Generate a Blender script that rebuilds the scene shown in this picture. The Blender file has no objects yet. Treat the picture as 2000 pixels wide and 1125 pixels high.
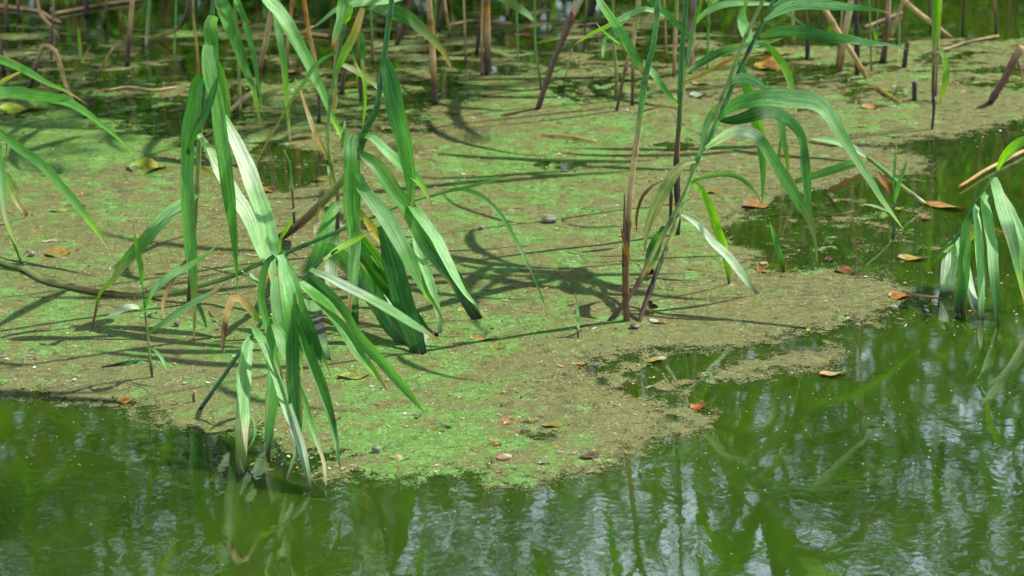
import bpy, math, random
import numpy as np
from mathutils import Vector, Matrix, noise as mnoise

random.seed(7)
rng = np.random.default_rng(7)
S = bpy.context.scene
COL = S.collection
R = math.radians

# ------------------------------------------------------------------ camera, sky, sun, exposure
CAM_H, PITCH, HFOV = 1.85, R(18.0), R(18.0)
cd = bpy.data.cameras.new('camera')
cd.sensor_width = 36
cd.angle = HFOV
cd.clip_start, cd.clip_end = 0.05, 400
cd.dof.use_dof = True
cd.dof.focus_distance = 5.65
cd.dof.aperture_fstop = 7.5
cam = bpy.data.objects.new('camera', cd)
COL.objects.link(cam)
cam.location = (0, 0, CAM_H)
cam.rotation_euler = (R(90) - PITCH, 0, 0)
S.camera = cam

SUN_EL, SUN_AZ = R(53), R(22)                     # sun to the right, a little behind the reeds
SUN = Vector((math.cos(SUN_EL) * math.cos(SUN_AZ), math.cos(SUN_EL) * math.sin(SUN_AZ), math.sin(SUN_EL)))
w = bpy.data.worlds.new('World')
S.world = w
w.use_nodes = True
nt = w.node_tree
nt.nodes.clear()
wo = nt.nodes.new('ShaderNodeOutputWorld')
wb = nt.nodes.new('ShaderNodeBackground')
ws = nt.nodes.new('ShaderNodeTexSky')
ws.sky_type = 'NISHITA'
ws.sun_disc = False
ws.sun_elevation = SUN_EL
ws.sun_rotation = R(90) - SUN_AZ
ws.air_density, ws.dust_density, ws.ozone_density = 1.0, 1.0, 1.0
wb.inputs['Strength'].default_value = 0.05
# bright summer haze and thin cloud low in the sky, the same all round
_tc = nt.nodes.new('ShaderNodeTexCoord'); _sx = nt.nodes.new('ShaderNodeSeparateXYZ'); _nz = nt.nodes.new('ShaderNodeTexNoise')
_mr = nt.nodes.new('ShaderNodeMapRange'); _mr.interpolation_type = 'SMOOTHSTEP'; _mx = nt.nodes.new('ShaderNodeMix'); _mx.data_type = 'RGBA'
_m2 = nt.nodes.new('ShaderNodeMapRange'); _ml = nt.nodes.new('ShaderNodeMath'); _ml.operation = 'MULTIPLY'
nt.links.new(_tc.outputs['Generated'], _sx.inputs[0]); nt.links.new(_tc.outputs['Generated'], _nz.inputs['Vector'])
_nz.inputs['Scale'].default_value = 5; _nz.inputs['Detail'].default_value = 5
_mr.inputs[1].default_value, _mr.inputs[2].default_value, _mr.inputs[3].default_value, _mr.inputs[4].default_value = .37, .46, 1.0, .0
_m2.inputs[1].default_value, _m2.inputs[2].default_value, _m2.inputs[3].default_value, _m2.inputs[4].default_value = .35, .65, .55, 1.0
nt.links.new(_sx.outputs[2], _mr.inputs[0]); nt.links.new(_nz.outputs['Fac'], _m2.inputs[0])
nt.links.new(_mr.outputs[0], _ml.inputs[0]); nt.links.new(_m2.outputs[0], _ml.inputs[1])
nt.links.new(_ml.outputs[0], _mx.inputs[0]); nt.links.new(ws.outputs[0], _mx.inputs[6])
_mx.inputs[7].default_value = (32, 39, 46, 1)
nt.links.new(_mx.outputs[2], wb.inputs[0])
nt.links.new(wb.outputs[0], wo.inputs[0])
sl = bpy.data.lights.new('sun', 'SUN')
sl.energy, sl.angle, sl.color = 5.0, R(0.5), (1.0, 0.955, 0.87)
so = bpy.data.objects.new('sun', sl)
COL.objects.link(so)
so.rotation_euler = SUN.to_track_quat('Z', 'Y').to_euler()
S.view_settings.view_transform = 'Standard'
S.view_settings.look = 'None'
S.view_settings.exposure = 0.42
S.view_settings.gamma = 1.0
S.view_settings.use_curve_mapping = False
S.cycles.use_denoising = True
S.cycles.max_bounces = 8
S.cycles.transparent_max_bounces = 12
S.cycles.caustics_reflective = False
S.cycles.caustics_refractive = False

# ------------------------------------------------------------------ survey: photo position + distance -> place
FPX = 1000 / math.tan(HFOV / 2)
CF = Vector((0, math.cos(PITCH), -math.sin(PITCH)))
CU = Vector((0, math.sin(PITCH), math.cos(PITCH)))
def ray(px, py): return CF + Vector((1, 0, 0)) * ((px - 1000) / FPX) - CU * ((py - 562.5) / FPX)
def at(px, py, Y):
    r = ray(px, py); t = Y / r.y
    return Vector((t * r.x, Y, CAM_H + t * r.z))
def ground(px, py, z=0.0):
    r = ray(px, py); t = (z - CAM_H) / r.z
    return Vector((t * r.x, t * r.y, z))
def groundY(px, py):
    r = ray(px, py)
    return 60.0 if r.z > -0.03 else -CAM_H / r.z * r.y
def pxm(Y): return Y / math.cos(PITCH) / FPX      # metres per photo pixel at distance Y

# ------------------------------------------------------------------ tissue colours (linear)
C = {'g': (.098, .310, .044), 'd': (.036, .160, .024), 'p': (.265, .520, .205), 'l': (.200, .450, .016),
     'y': (.420, .330, .035), 't': (.500, .325, .135), 'b': (.120, .055, .022), 'k': (.018, .014, .010),
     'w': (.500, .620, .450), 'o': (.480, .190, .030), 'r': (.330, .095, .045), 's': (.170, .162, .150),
     'v': (.160, .095, .090), 'n': (.230, .300, .065), 'c': (.560, .500, .300), 'h': (.47, .30, .22)}

# ------------------------------------------------------------------ materials
def new_mat(name):
    m = bpy.data.materials.new(name); m.use_nodes = True
    t = m.node_tree; t.nodes.clear()
    o = t.nodes.new('ShaderNodeOutputMaterial')
    return m, t, o
class NT:
    def __init__(s, t): s.t = t
    def n(s, typ, **kw):
        nd = s.t.nodes.new('ShaderNode' + typ)
        for k, v in kw.items(): setattr(nd, k, v)
        return nd
    def l(s, a, b): s.t.links.new(a, b)
    def inp(s, sock, v):
        if hasattr(v, 'is_output'): s.l(v, sock)
        else: sock.default_value = v
    def math(s, op, a, b=0.0, c=0.0, clamp=False):
        nd = s.n('Math', operation=op, use_clamp=clamp)
        s.inp(nd.inputs[0], a); s.inp(nd.inputs[1], b); s.inp(nd.inputs[2], c)
        return nd.outputs[0]
    def vmath(s, op, a, b=(0, 0, 0)):
        nd = s.n('VectorMath', operation=op)
        s.inp(nd.inputs[0], a); s.inp(nd.inputs[1], b)
        return nd.outputs['Value'] if op in ('DISTANCE', 'LENGTH', 'DOT_PRODUCT') else nd.outputs[0]
    def noise(s, vec, scale, detail=2.0, rough=0.5, dist=0.0):
        nd = s.n('TexNoise')
        if vec is not None: s.l(vec, nd.inputs['Vector'])
        nd.inputs['Scale'].default_value = scale; nd.inputs['Detail'].default_value = detail
        nd.inputs['Roughness'].default_value = rough; nd.inputs['Distortion'].default_value = dist
        return nd.outputs['Fac']
    def ramp(s, v, a, b, lo=0.0, hi=1.0):
        nd = s.n('MapRange', interpolation_type='SMOOTHSTEP')
        s.inp(nd.inputs[0], v); nd.inputs[1].default_value = a; nd.inputs[2].default_value = b
        nd.inputs[3].default_value = lo; nd.inputs[4].default_value = hi
        return nd.outputs[0]
    def mix(s, f, a, b, blend='MIX'):
        nd = s.n('Mix', data_type='RGBA', blend_type=blend)
        s.inp(nd.inputs[0], f)
        for i, v in ((6, a), (7, b)):
            if hasattr(v, 'is_output'): s.l(v, nd.inputs[i])
            else: nd.inputs[i].default_value = (*v, 1) if len(v) == 3 else v
        return nd.outputs[2]
    def val(s, col, f):                      # multiply a colour by a factor
        nd = s.n('VectorMath', operation='SCALE')
        s.l(col, nd.inputs[0]); s.inp(nd.inputs[3], f)
        return nd.outputs[0]

def leaf_material():
    m, t, o = new_mat('reed_leaf'); N = NT(t)
    col = N.n('Attribute', attribute_name='Col').outputs['Color']
    uv = N.n('UVMap').outputs[0]
    sep = N.n('SeparateXYZ'); N.l(uv, sep.inputs[0])
    rnd = N.n('ObjectInfo').outputs['Random']
    cmb = N.n('CombineXYZ')
    N.l(N.math('MULTIPLY', sep.outputs[0], 4.2), cmb.inputs[0]); N.l(N.math('MULTIPLY', sep.outputs[1], 1.3), cmb.inputs[1])
    N.l(N.math('MULTIPLY', rnd, 57.0), cmb.inputs[2])
    vein = N.noise(cmb.outputs[0], 2.6, 4, .7)
    cm2 = N.n('CombineXYZ')
    N.l(N.math('MULTIPLY', sep.outputs[0], 2.2), cm2.inputs[0]); N.l(N.math('MULTIPLY', sep.outputs[1], 14.0), cm2.inputs[1])
    N.l(N.math('MULTIPLY', rnd, 31.0), cm2.inputs[2])
    blotch = N.noise(cm2.outputs[0], 1.1, 5, .62)
    rib = N.math('ABSOLUTE', N.math('SUBTRACT', sep.outputs[0], .5))
    ribl = N.ramp(rib, .0, .045, 1, 0)
    f = N.math('MULTIPLY', N.ramp(vein, .30, .70, .62, 1.32), N.ramp(blotch, .2, .8, .8, 1.2))
    f = N.math('MULTIPLY', f, N.ramp(rnd, 0, 1, .86, 1.14))
    base = N.val(col, f)
    base = N.mix(N.math('MULTIPLY', ribl, .45), base, (.21, .30, .12))
    spots = N.ramp(blotch, .64, .70)
    base = N.mix(N.math('MULTIPLY', spots, .5), base, (.17, .13, .04))
    b1 = N.n('Bump'); b1.inputs['Strength'].default_value = .32; b1.inputs['Distance'].default_value = .0012
    N.l(vein, b1.inputs['Height'])
    p = N.n('BsdfPrincipled')
    N.l(base, p.inputs['Base Color']); p.inputs['Roughness'].default_value = .50
    p.inputs['Specular IOR Level'].default_value = .36
    N.l(b1.outputs[0], p.inputs['Normal'])
    tr = N.n('BsdfTranslucent')
    warm = N.mix(1.0, base, (1.3, 1.45, .42), 'MULTIPLY')
    N.l(warm, tr.inputs['Color'])
    mx = N.n('MixShader'); mx.inputs[0].default_value = .42
    N.l(p.outputs[0], mx.inputs[1]); N.l(tr.outputs[0], mx.inputs[2])
    N.l(mx.outputs[0], o.inputs[0])
    return m

def stem_material():
    m, t, o = new_mat('reed_stem'); N = NT(t)
    col = N.n('Attribute', attribute_name='Col').outputs['Color']
    uv = N.n('UVMap').outputs[0]
    rnd = N.n('ObjectInfo').outputs['Random']
    sep = N.n('SeparateXYZ'); N.l(uv, sep.inputs[0])
    cmb = N.n('CombineXYZ')
    N.l(N.math('MULTIPLY', sep.outputs[0], 7.0), cmb.inputs[0]); N.l(N.math('MULTIPLY', sep.outputs[1], 9.0), cmb.inputs[1])
    N.l(N.math('MULTIPLY', rnd, 71.0), cmb.inputs[2])
    st = N.noise(cmb.outputs[0], 1.6, 5, .65)
    geo = N.n('NewGeometry').outputs['Position']
    bl = N.noise(geo, 55, 4, .6)
    f = N.math('MULTIPLY', N.ramp(st, .25, .75, .62, 1.32), N.ramp(bl, .25, .75, .72, 1.22))
    base = N.val(col, f)
    base = N.mix(N.math('MULTIPLY', N.ramp(bl, .60, .70), .55), base, (.05, .028, .014))
    b = N.n('Bump'); b.inputs['Strength'].default_value = .4; b.inputs['Distance'].default_value = .001
    N.l(st, b.inputs['Height'])
    p = N.n('BsdfPrincipled')
    N.l(base, p.inputs['Base Color']); p.inputs['Roughness'].default_value = .46
    N.l(b.outputs[0], p.inputs['Normal'])
    N.l(p.outputs[0], o.inputs[0])
    return m

def debris_material():
    m, t, o = new_mat('dead_leaf'); N = NT(t)
    col = N.n('Attribute', attribute_name='Col').outputs['Color']
    geo = N.n('NewGeometry').outputs['Position']
    a = N.noise(geo, 130, 5, .65); b_ = N.noise(geo, 45, 3, .5)
    base = N.val(col, N.math('MULTIPLY', N.ramp(a, .25, .75, .6, 1.35), N.ramp(b_, .3, .7, .72, 1.22)))
    base = N.mix(N.math('MULTIPLY', N.ramp(a, .62, .72), .6), base, (.10, .05, .02))
    b = N.n('Bump'); b.inputs['Strength'].default_value = .5; b.inputs['Distance'].default_value = .001
    N.l(a, b.inputs['Height'])
    p = N.n('BsdfPrincipled')
    N.l(base, p.inputs['Base Color']); p.inputs['Roughness'].default_value = .5
    N.l(b.outputs[0], p.inputs['Normal']); N.l(p.outputs[0], o.inputs[0])
    return m

def mat_material():
    m, t, o = new_mat('algae'); N = NT(t)
    pos = N.n('NewGeometry').outputs['Position']
    cov = N.n('Attribute', attribute_name='cov').outputs['Fac']
    grn = N.n('Attribute', attribute_name='grn').outputs['Fac']
    wav = N.vmath('ADD', pos, N.val(N.n('TexNoise').outputs['Color'], 0.0))
    fine = N.noise(pos, 210, 6, .72)
    mid = N.noise(pos, 42, 6, .66, .35)
    big = N.noise(pos, 13, 4, .6, .3)
    huge = N.noise(pos, 2.6, 2, .5)
    grain = N.noise(pos, 620, 3, .7)
    stc = N.n('Mapping'); N.l(pos, stc.inputs[0]); stc.inputs['Rotation'].default_value = (0, 0, R(-18)); stc.inputs['Scale'].default_value = (.42, 1.0, 1.0)
    strk = N.noise(stc.outputs[0], 75, 5, .7, .4)
    g = N.math('ADD', N.math('MULTIPLY', N.math('SUBTRACT', mid, .5), 1.5), N.math('MULTIPLY', N.math('SUBTRACT', big, .5), 3.6))
    g = N.math('ADD', g, N.math('MULTIPLY', N.math('SUBTRACT', fine, .5), .9))
    g = N.math('ADD', g, N.math('MULTIPLY', N.math('SUBTRACT', strk, .5), .9))
    g = N.math('ADD', g, grn)
    gm = N.ramp(g, .38, .80)
    blob = N.n('TexVoronoi', feature='SMOOTH_F1'); blob.inputs['Scale'].default_value = 15
    N.l(N.vmath('ADD', pos, N.val(N.vmath('SUBTRACT', _noisecol(N, pos, 30), (.5, .5, .5)), .07)), blob.inputs['Vector'])
    blobm = N.math('MULTIPLY', N.ramp(blob.outputs['Distance'], .16, .42, 1, 0), N.ramp(N.math('ADD', huge, N.math('MULTIPLY', grn, .5)), .55, .78))
    gm = N.math('MAXIMUM', gm, N.math('MULTIPLY', blobm, .8))
    brown = N.mix(N.ramp(strk, .40, .62), (.086, .086, .020), (.295, .278, .068))
    brown = N.mix(N.math('MULTIPLY', N.ramp(mid, .40, .62), .6), brown, (.130, .165, .036))
    brown = N.mix(N.ramp(huge, .35, .65, 0, .5), brown, (.180, .195, .048))
    green = N.mix(N.ramp(fine, .38, .62), (.070, .180, .016), (.190, .400, .050))
    green = N.mix(N.ramp(big, .55, .70, 0, .7), green, (.180, .380, .095))
    col = N.mix(gm, brown, green)
    dark = N.math('MULTIPLY', N.ramp(fine, .48, .58), N.ramp(strk, .45, .56))
    col = N.mix(N.math('MULTIPLY', dark, .65), col, (.036, .036, .012))
    crack = N.n('TexVoronoi', feature='DISTANCE_TO_EDGE'); N.l(N.vmath('ADD', pos, N.val(N.vmath('SUBTRACT', _noisecol(N, pos, 26), (.5, .5, .5)), .09)), crack.inputs['Vector'])
    crack.inputs['Scale'].default_value = 9.0
    ck = N.math('MULTIPLY', N.ramp(crack.outputs['Distance'], .0, .028, 1, 0), N.ramp(big, .48, .60))
    col = N.mix(N.math('MULTIPLY', ck, .65), col, (.05, .04, .016))
    col = N.val(col, N.ramp(grain, .34, .66, .5, 1.5))
    sp = N.n('TexVoronoi', feature='F1'); N.l(pos, sp.inputs['Vector']); sp.inputs['Scale'].default_value = 95
    spk = N.math('MULTIPLY', N.ramp(sp.outputs['Distance'], .12, .24, 1, 0), N.ramp(mid, .38, .56))
    col = N.mix(N.math('MULTIPLY', spk, .55), col, (.62, .66, .50))  # pale dots for tiny bubbles and sun glints, put into the colour
    h = N.math('ADD', N.math('MULTIPLY', fine, .0042), N.math('ADD', N.math('MULTIPLY', mid, .010), N.math('MULTIPLY', grain, .0011)))
    h = N.math('SUBTRACT', h, N.math('MULTIPLY', ck, .0025))
    b = N.n('Bump'); b.inputs['Strength'].default_value = .8; b.inputs['Distance'].default_value = 1.0
    N.l(h, b.inputs['Height'])
    p = N.n('BsdfPrincipled')
    N.l(col, p.inputs['Base Color'])
    N.l(N.ramp(mid, .42, .60, .24, .58), p.inputs['Roughness'])
    p.inputs['Specular IOR Level'].default_value = .55
    N.l(b.outputs[0], p.inputs['Normal'])
    a = N.math('ADD', cov, N.math('ADD', N.math('MULTIPLY', N.math('SUBTRACT', fine, .5), 1.5), N.math('MULTIPLY', N.math('SUBTRACT', mid, .5), 1.0)))
    al = N.ramp(a, .46, .54)
    tr = N.n('BsdfTransparent')
    mx = N.n('MixShader'); N.l(al, mx.inputs[0]); N.l(tr.outputs[0], mx.inputs[1]); N.l(p.outputs[0], mx.inputs[2])
    N.l(mx.outputs[0], o.inputs[0])
    return m
def _noisecol(N, pos, scale):
    nd = N.n('TexNoise'); N.l(pos, nd.inputs['Vector']); nd.inputs['Scale'].default_value = scale
    nd.inputs['Detail'].default_value = 3
    return nd.outputs['Color']

def water_material():
    m, t, o = new_mat('pond_water'); N = NT(t)
    pos = N.n('NewGeometry').outputs['Position']
    sep = N.n('SeparateXYZ'); N.l(pos, sep.inputs[0])
    cl = N.noise(pos, 1.6, 4, .55)
    fl = N.noise(pos, 330, 3, .6)
    base = N.mix(N.ramp(cl, .3, .7), (.018, .042, .004), (.038, .078, .004))
    base = N.mix(N.math('MULTIPLY', N.ramp(fl, .70, .76), .25), base, (.16, .20, .08))
    # open water in front stirs, water between the reeds lies still
    open_w = N.ramp(sep.outputs[1], 4.4, 5.4, 1.0, .22)
    warp = N.vmath('ADD', pos, N.val(N.vmath('SUBTRACT', _noisecol(N, pos, 5), (.5, .5, .5)), .10))
    a = N.noise(warp, 16, 2, .5); b_ = N.noise(warp, 46, 2, .5); c_ = N.noise(pos, 4.2, 1, .5)
    h = N.math('ADD', N.math('MULTIPLY', a, RIP * .00020), N.math('MULTIPLY', b_, RIP * .00010))
    h = N.math('ADD', h, N.math('MULTIPLY', c_, RIP * .0006))
    h = N.math('MULTIPLY', h, open_w)
    for (rx, ry, amp, lam, rad) in ((1690, 1092, .000045, .021, .11),):
        q = ground(rx, ry)
        d = N.vmath('DISTANCE', pos, (q.x, q.y, 0))
        ring = N.math('MULTIPLY', N.math('SINE', N.math('MULTIPLY', d, 2 * math.pi / lam)), N.ramp(d, rad * .15, rad, 1, 0))
        h = N.math('ADD', h, N.math('MULTIPLY', ring, amp * .6))
    b = N.n('Bump'); b.inputs['Strength'].default_value = 1.0; b.inputs['Distance'].default_value = 1.0
    N.l(h, b.inputs['Height'])
    p = N.n('BsdfPrincipled')
    N.l(base, p.inputs['Base Color']); p.inputs['Roughness'].default_value = .03
    p.inputs['IOR'].default_value = 1.7; p.inputs['Specular IOR Level'].default_value = .62
    p.inputs['Subsurface Weight'].default_value = 1.0; p.inputs['Subsurface Radius'].default_value = (.15, .21, .10); p.inputs['Subsurface Scale'].default_value = 1.0
    N.l(b.outputs[0], p.inputs['Normal']); N.l(p.outputs[0], o.inputs[0])
    return m
RIP = 1.0

def simple(name, col, rough=.6, var=.3, scale=20, trans=0.0):
    m, t, o = new_mat(name); N = NT(t)
    pos = N.n('NewGeometry').outputs['Position']
    f = N.noise(pos, scale, 4, .6)
    rgb = N.n('RGB'); rgb.outputs[0].default_value = (*col, 1)
    c = N.val(rgb.outputs[0], N.ramp(f, .25, .75, 1 - var, 1 + var))
    p = N.n('BsdfPrincipled'); N.l(c, p.inputs['Base Color']); p.inputs['Roughness'].default_value = rough
    if trans:
        tr = N.n('BsdfTranslucent'); N.l(N.mix(1.0, c, (1.4, 1.6, .5), 'MULTIPLY'), tr.inputs[0])
        mx = N.n('MixShader'); mx.inputs[0].default_value = trans
        N.l(p.outputs[0], mx.inputs[1]); N.l(tr.outputs[0], mx.inputs[2]); N.l(mx.outputs[0], o.inputs[0])
    else: N.l(p.outputs[0], o.inputs[0])
    return m

M_LEAF, M_STEM, M_DEB, M_MAT, M_WATER = leaf_material(), stem_material(), debris_material(), mat_material(), water_material()

# ------------------------------------------------------------------ object helpers
def tag(o, label=None, cat=None, group=None, kind=None):
    if label: o['label'] = label
    if cat: o['category'] = cat
    if group: o['group'] = group
    if kind: o['kind'] = kind
    return o
def link(name, me, parent=None, loc=(0, 0, 0)):
    o = bpy.data.objects.new(name, me); COL.objects.link(o); o.location = loc
    if parent is not None: o.parent = parent
    return o
def make_mesh(name, V, F, cols=None, uvs=None, mat=None, smooth=True):
    me = bpy.data.meshes.new(name)
    me.from_pydata([tuple(v) for v in V], [], F)
    if cols is not None:
        at_ = me.attributes.new('Col', 'FLOAT_COLOR', 'POINT')
        at_.data.foreach_set('color', np.array([(*c, 1) for c in cols], np.float32).ravel())
    if uvs is not None:
        ul = me.uv_layers.new(name='UVMap')
        idx = np.zeros(len(me.loops), np.int32); me.loops.foreach_get('vertex_index', idx)
        ul.data.foreach_set('uv', np.array(uvs, np.float32)[idx].ravel())
    if mat: me.materials.append(mat)
    if smooth: me.polygons.foreach_set('use_smooth', np.ones(len(me.polygons), bool))
    return me

def interp_keys(keys, t):
    n = len(keys)
    if n == 1: return keys[0]
    x = t * (n - 1); i = min(int(x), n - 2); f = x - i
    a, b = keys[i], keys[i + 1]
    if isinstance(a, (int, float)): return a * (1 - f) + b * f
    return tuple(p * (1 - f) + q * f for p, q in zip(a, b))
def cat_rom(P, n):
    """n points at even spacing (by first two columns) on a Catmull-Rom curve through rows of P."""
    P = np.array(P, float)
    if len(P) == 2: P = np.array([P[0], (P[0] + P[1]) / 2, P[1]])
    Q = np.vstack([2 * P[0] - P[1], P, 2 * P[-1] - P[-2]])
    out = []
    for i in range(1, len(Q) - 2):
        p0, p1, p2, p3 = Q[i - 1], Q[i], Q[i + 1], Q[i + 2]
        for s in np.linspace(0, 1, 12, endpoint=False):
            out.append(.5 * (2 * p1 + (p2 - p0) * s + (2 * p0 - 5 * p1 + 4 * p2 - p3) * s * s + (3 * p1 - p0 - 3 * p2 + p3) * s ** 3))
    out.append(P[-1]); out = np.array(out)
    d = np.concatenate([[0], np.cumsum(np.hypot(*(out[1:, :2] - out[:-1, :2]).T))])
    s = np.linspace(0, d[-1], n)
    return np.stack([np.interp(s, d, out[:, k]) for k in range(out.shape[1])], 1), d[-1]
def parse(s):
    g = s.strip().endswith('g')
    pts = []
    for tok in s.replace('g', ' ').split():
        pts.append([float(v) for v in tok.split(',')])
    return pts, g

def blade_mesh(P, W, keys, twist, fold, origin, seed, side=None):
    """A leaf blade through 3-D points P, half-widths W: five vertices across, folded along the midrib."""
    rs = random.Random(seed)
    n = len(P); V = []; cols = []; uvs = []
    L = 0.0
    ph = rs.uniform(0, 6)
    eye = Vector((0, 0, CAM_H))
    for i in range(n):
        a = P[max(i - 1, 0)]; b = P[min(i + 1, n - 1)]
        T = (b - a).normalized()
        ref = (eye - P[i]).normalized() if side is None else side
        Sx = T.cross(ref)
        if Sx.length < 1e-4: Sx = Vector((1, 0, 0))
        Sx.normalize(); Nn = Sx.cross(T).normalized()
        if Nn.dot(ref) < 0: Nn = -Nn
        t = i / (n - 1)
        tw = twist + .18 * math.sin(ph + t * 4)
        sg = 1 if Sx.dot(SUN) > 0 else -1
        N2 = Nn * math.cos(tw) + Sx * sg * math.sin(tw)
        S2 = Sx * math.cos(tw) - Nn * sg * math.sin(tw)
        k = W[i] / max(.5, math.cos(tw))
        if i: L += (P[i] - P[i - 1]).length
        c = interp_keys(keys, t)
        for j, u in enumerate((-1, -.5, 0, .5, 1)):
            wob = 1 + .05 * math.sin(ph * 3 + L * 60 * (1 if u > 0 else 1.3)) * abs(u)
            q = P[i] + S2 * (u * k * wob) + N2 * (fold * k * abs(u) ** 1.3)
            V.append(q - origin)
            e = max(0.0, math.sin(ph * 5 + L * 45 + u)) * .55 if abs(u) == 1 and seed % 3 == 0 else 0.0
            cols.append(tuple(a_ * (1 - e) + b_ * e for a_, b_ in zip(c, C['t']))); uvs.append((.5 + u / 2, L * 3))
    F = []
    for i in range(n - 1):
        for j in range(4):
            a = i * 5 + j
            F.append((a, a + 1, a + 6, a + 5))
    return V, F, cols, uvs

def tube_mesh(P, Rd, keys, origin, node_gap=.0, sides=8, seed=0, cap=True, kn=None):
    rs = random.Random(seed)
    n = len(P); V = []; cols = []; uvs = []; F = []
    L = [0.0]
    for i in range(1, n): L.append(L[-1] + (P[i] - P[i - 1]).length)
    off = rs.uniform(.2, .9) * node_gap if node_gap else 0
    up = Vector((0.3, -1, 0.1)).normalized()
    for i in range(n):
        T = (P[min(i + 1, n - 1)] - P[max(i - 1, 0)]).normalized()
        A = T.cross(up).normalized(); B = T.cross(A)
        r = Rd[i]; c = interp_keys(keys, min(1.0, i / ((kn or n) - 1)))
        if node_gap:
            x = (L[i] + off) % node_gap
            x = min(x, node_gap - x) if x > node_gap / 2 else x
            if x < .006: r *= 1.22; c = tuple(v * .55 for v in c)
        for j in range(sides):
            a = 2 * math.pi * j / sides
            V.append(P[i] + (A * math.cos(a) + B * math.sin(a)) * r - origin)
            cols.append(c); uvs.append((j / sides, L[i]))
    for i in range(n - 1):
        for j in range(sides):
            F.append((i * sides + j, i * sides + (j + 1) % sides, (i + 1) * sides + (j + 1) % sides, (i + 1) * sides + j))
    if cap:
        F.append(tuple(range(sides))[::-1]); F.append(tuple(range((n - 1) * sides, n * sides)))
    return V, F, cols, uvs

LIT = {'L': .62, 'M': .28, 'D': -.38}
SEED = [100]
def leaf_points(line, Y0):
    f = [x.strip() for x in line.split('|')]
    pts, g = parse(f[0])
    widths = [float(v) for v in f[1].split(',')]
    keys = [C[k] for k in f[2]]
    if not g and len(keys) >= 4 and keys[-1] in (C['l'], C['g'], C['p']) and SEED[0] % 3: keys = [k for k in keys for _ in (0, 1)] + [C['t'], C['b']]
    lit = f[3] if len(f) > 3 and f[3] else 'M'
    dd = [float(v) for v in f[4].split()] if len(f) > 4 else [0, -.03]
    SEED[0] += 1
    rs = random.Random(SEED[0])
    if len(widths) == 1:
        widths = [widths[0] * .55, widths[0] * .9, widths[0], widths[0] * .95, widths[0] * .75, widths[0] * .42, 1.0]
    plen = sum(math.hypot(a[0] - b[0], a[1] - b[1]) for a, b in zip(pts, pts[1:]))
    n = int(max(10, min(30, plen / 13)))
    Q, _ = cat_rom([p[:2] for p in pts], n)
    ya = Y0 + dd[0]
    yb = groundY(*Q[-1]) if g else Y0 + dd[1]
    bow = rs.uniform(-.03, .015)
    P, W = [], []
    for i, (x, y) in enumerate(Q):
        t = i / (n - 1)
        Y = ya + (yb - ya) * t + bow * math.sin(math.pi * t)
        lim = groundY(x, y) - (.0 if (g and i == n - 1) else .004)
        Y = min(Y, lim)
        P.append(at(x, y, Y)); W.append(interp_keys(widths, t) * .5 * pxm(Y))
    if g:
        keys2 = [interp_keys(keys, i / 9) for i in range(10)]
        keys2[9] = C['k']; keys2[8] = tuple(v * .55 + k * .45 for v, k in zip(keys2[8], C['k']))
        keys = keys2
    tw = LIT[lit] + rs.uniform(-.12, .12)
    return P, W, keys, tw, rs

def add_leaf(parent, line, Y0, origin, name='leaf'):
    P, W, keys, tw, rs = leaf_points(line, Y0)
    V, F, cols, uvs = blade_mesh(P, W, keys, tw, rs.uniform(.12, .34), origin, SEED[0])
    return link(name, make_mesh(name, V, F, cols, uvs, M_LEAF), parent)

def stem_points(s, Y0, widths, lean=0.0):
    pts, _ = parse(s.replace('G', '-999'))
    rows = []
    for p in pts:
        Y = Y0 if len(p) < 3 else (groundY(p[0], p[1]) - .024 if p[2] == -999 else Y0 + p[2])
        rows.append([p[0], p[1], Y])
    for i, r_ in enumerate(rows): r_[2] += lean * (rows[0][1] - r_[1]) / max(1, rows[0][1] - rows[-1][1])
    plen = sum(math.hypot(a[0] - b[0], a[1] - b[1]) for a, b in zip(rows, rows[1:]))
    n = int(max(8, min(80, plen / 9)))
    Q, _ = cat_rom(rows, n)
    P = []; Rd = []
    for i, (x, y, Y) in enumerate(Q):
        Y = min(Y, groundY(x, y) - (.002 if i else 0))
        P.append(at(x, y, Y)); Rd.append(interp_keys(widths, i / (n - 1)) * .5 * pxm(Y))
    return P, Rd

# arching leaf shapes shared by the parts of the reeds that rise above the picture
def arch_leaf(seed, L, wd, rise, droop, keys):
    rs = random.Random(seed)
    n = 13; P = []; W = []
    ang = rise; p = Vector((0, 0, 0)); tw = rs.uniform(-.5, .5)
    for i in range(n):
        t = i / (n - 1)
        P.append(p.copy()); W.append(wd * .5 * interp_keys([.5, .95, 1, .9, .65, .35, .04], t))
        ang -= droop / n * (.4 + 1.3 * t)
        p = p + Vector((math.cos(ang), .10 * math.sin(t * 3 + seed), math.sin(ang))) * (L / n)
    V, F, cols, uvs = blade_mesh(P, W, keys, tw, rs.uniform(.15, .35), Vector((0, 0, 0)), seed, side=Vector((-.3, .05, 1)).normalized())
    return make_mesh('leaf', V, F, cols, uvs, M_LEAF)
ARCH = []
for i_, ks in enumerate(('gggg', 'gggl', 'ppgg', 'dggg', 'gggy', 'lggg', 'ppgg', 'dddg', 'gglt')):
    ARCH.append(arch_leaf(900 + i_, .40 + .03 * (i_ % 4), .024 + .002 * (i_ % 3), R(62 - 6 * (i_ % 5)), R(62 + 16 * (i_ % 4)), [C[k] for k in ks]))

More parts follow.
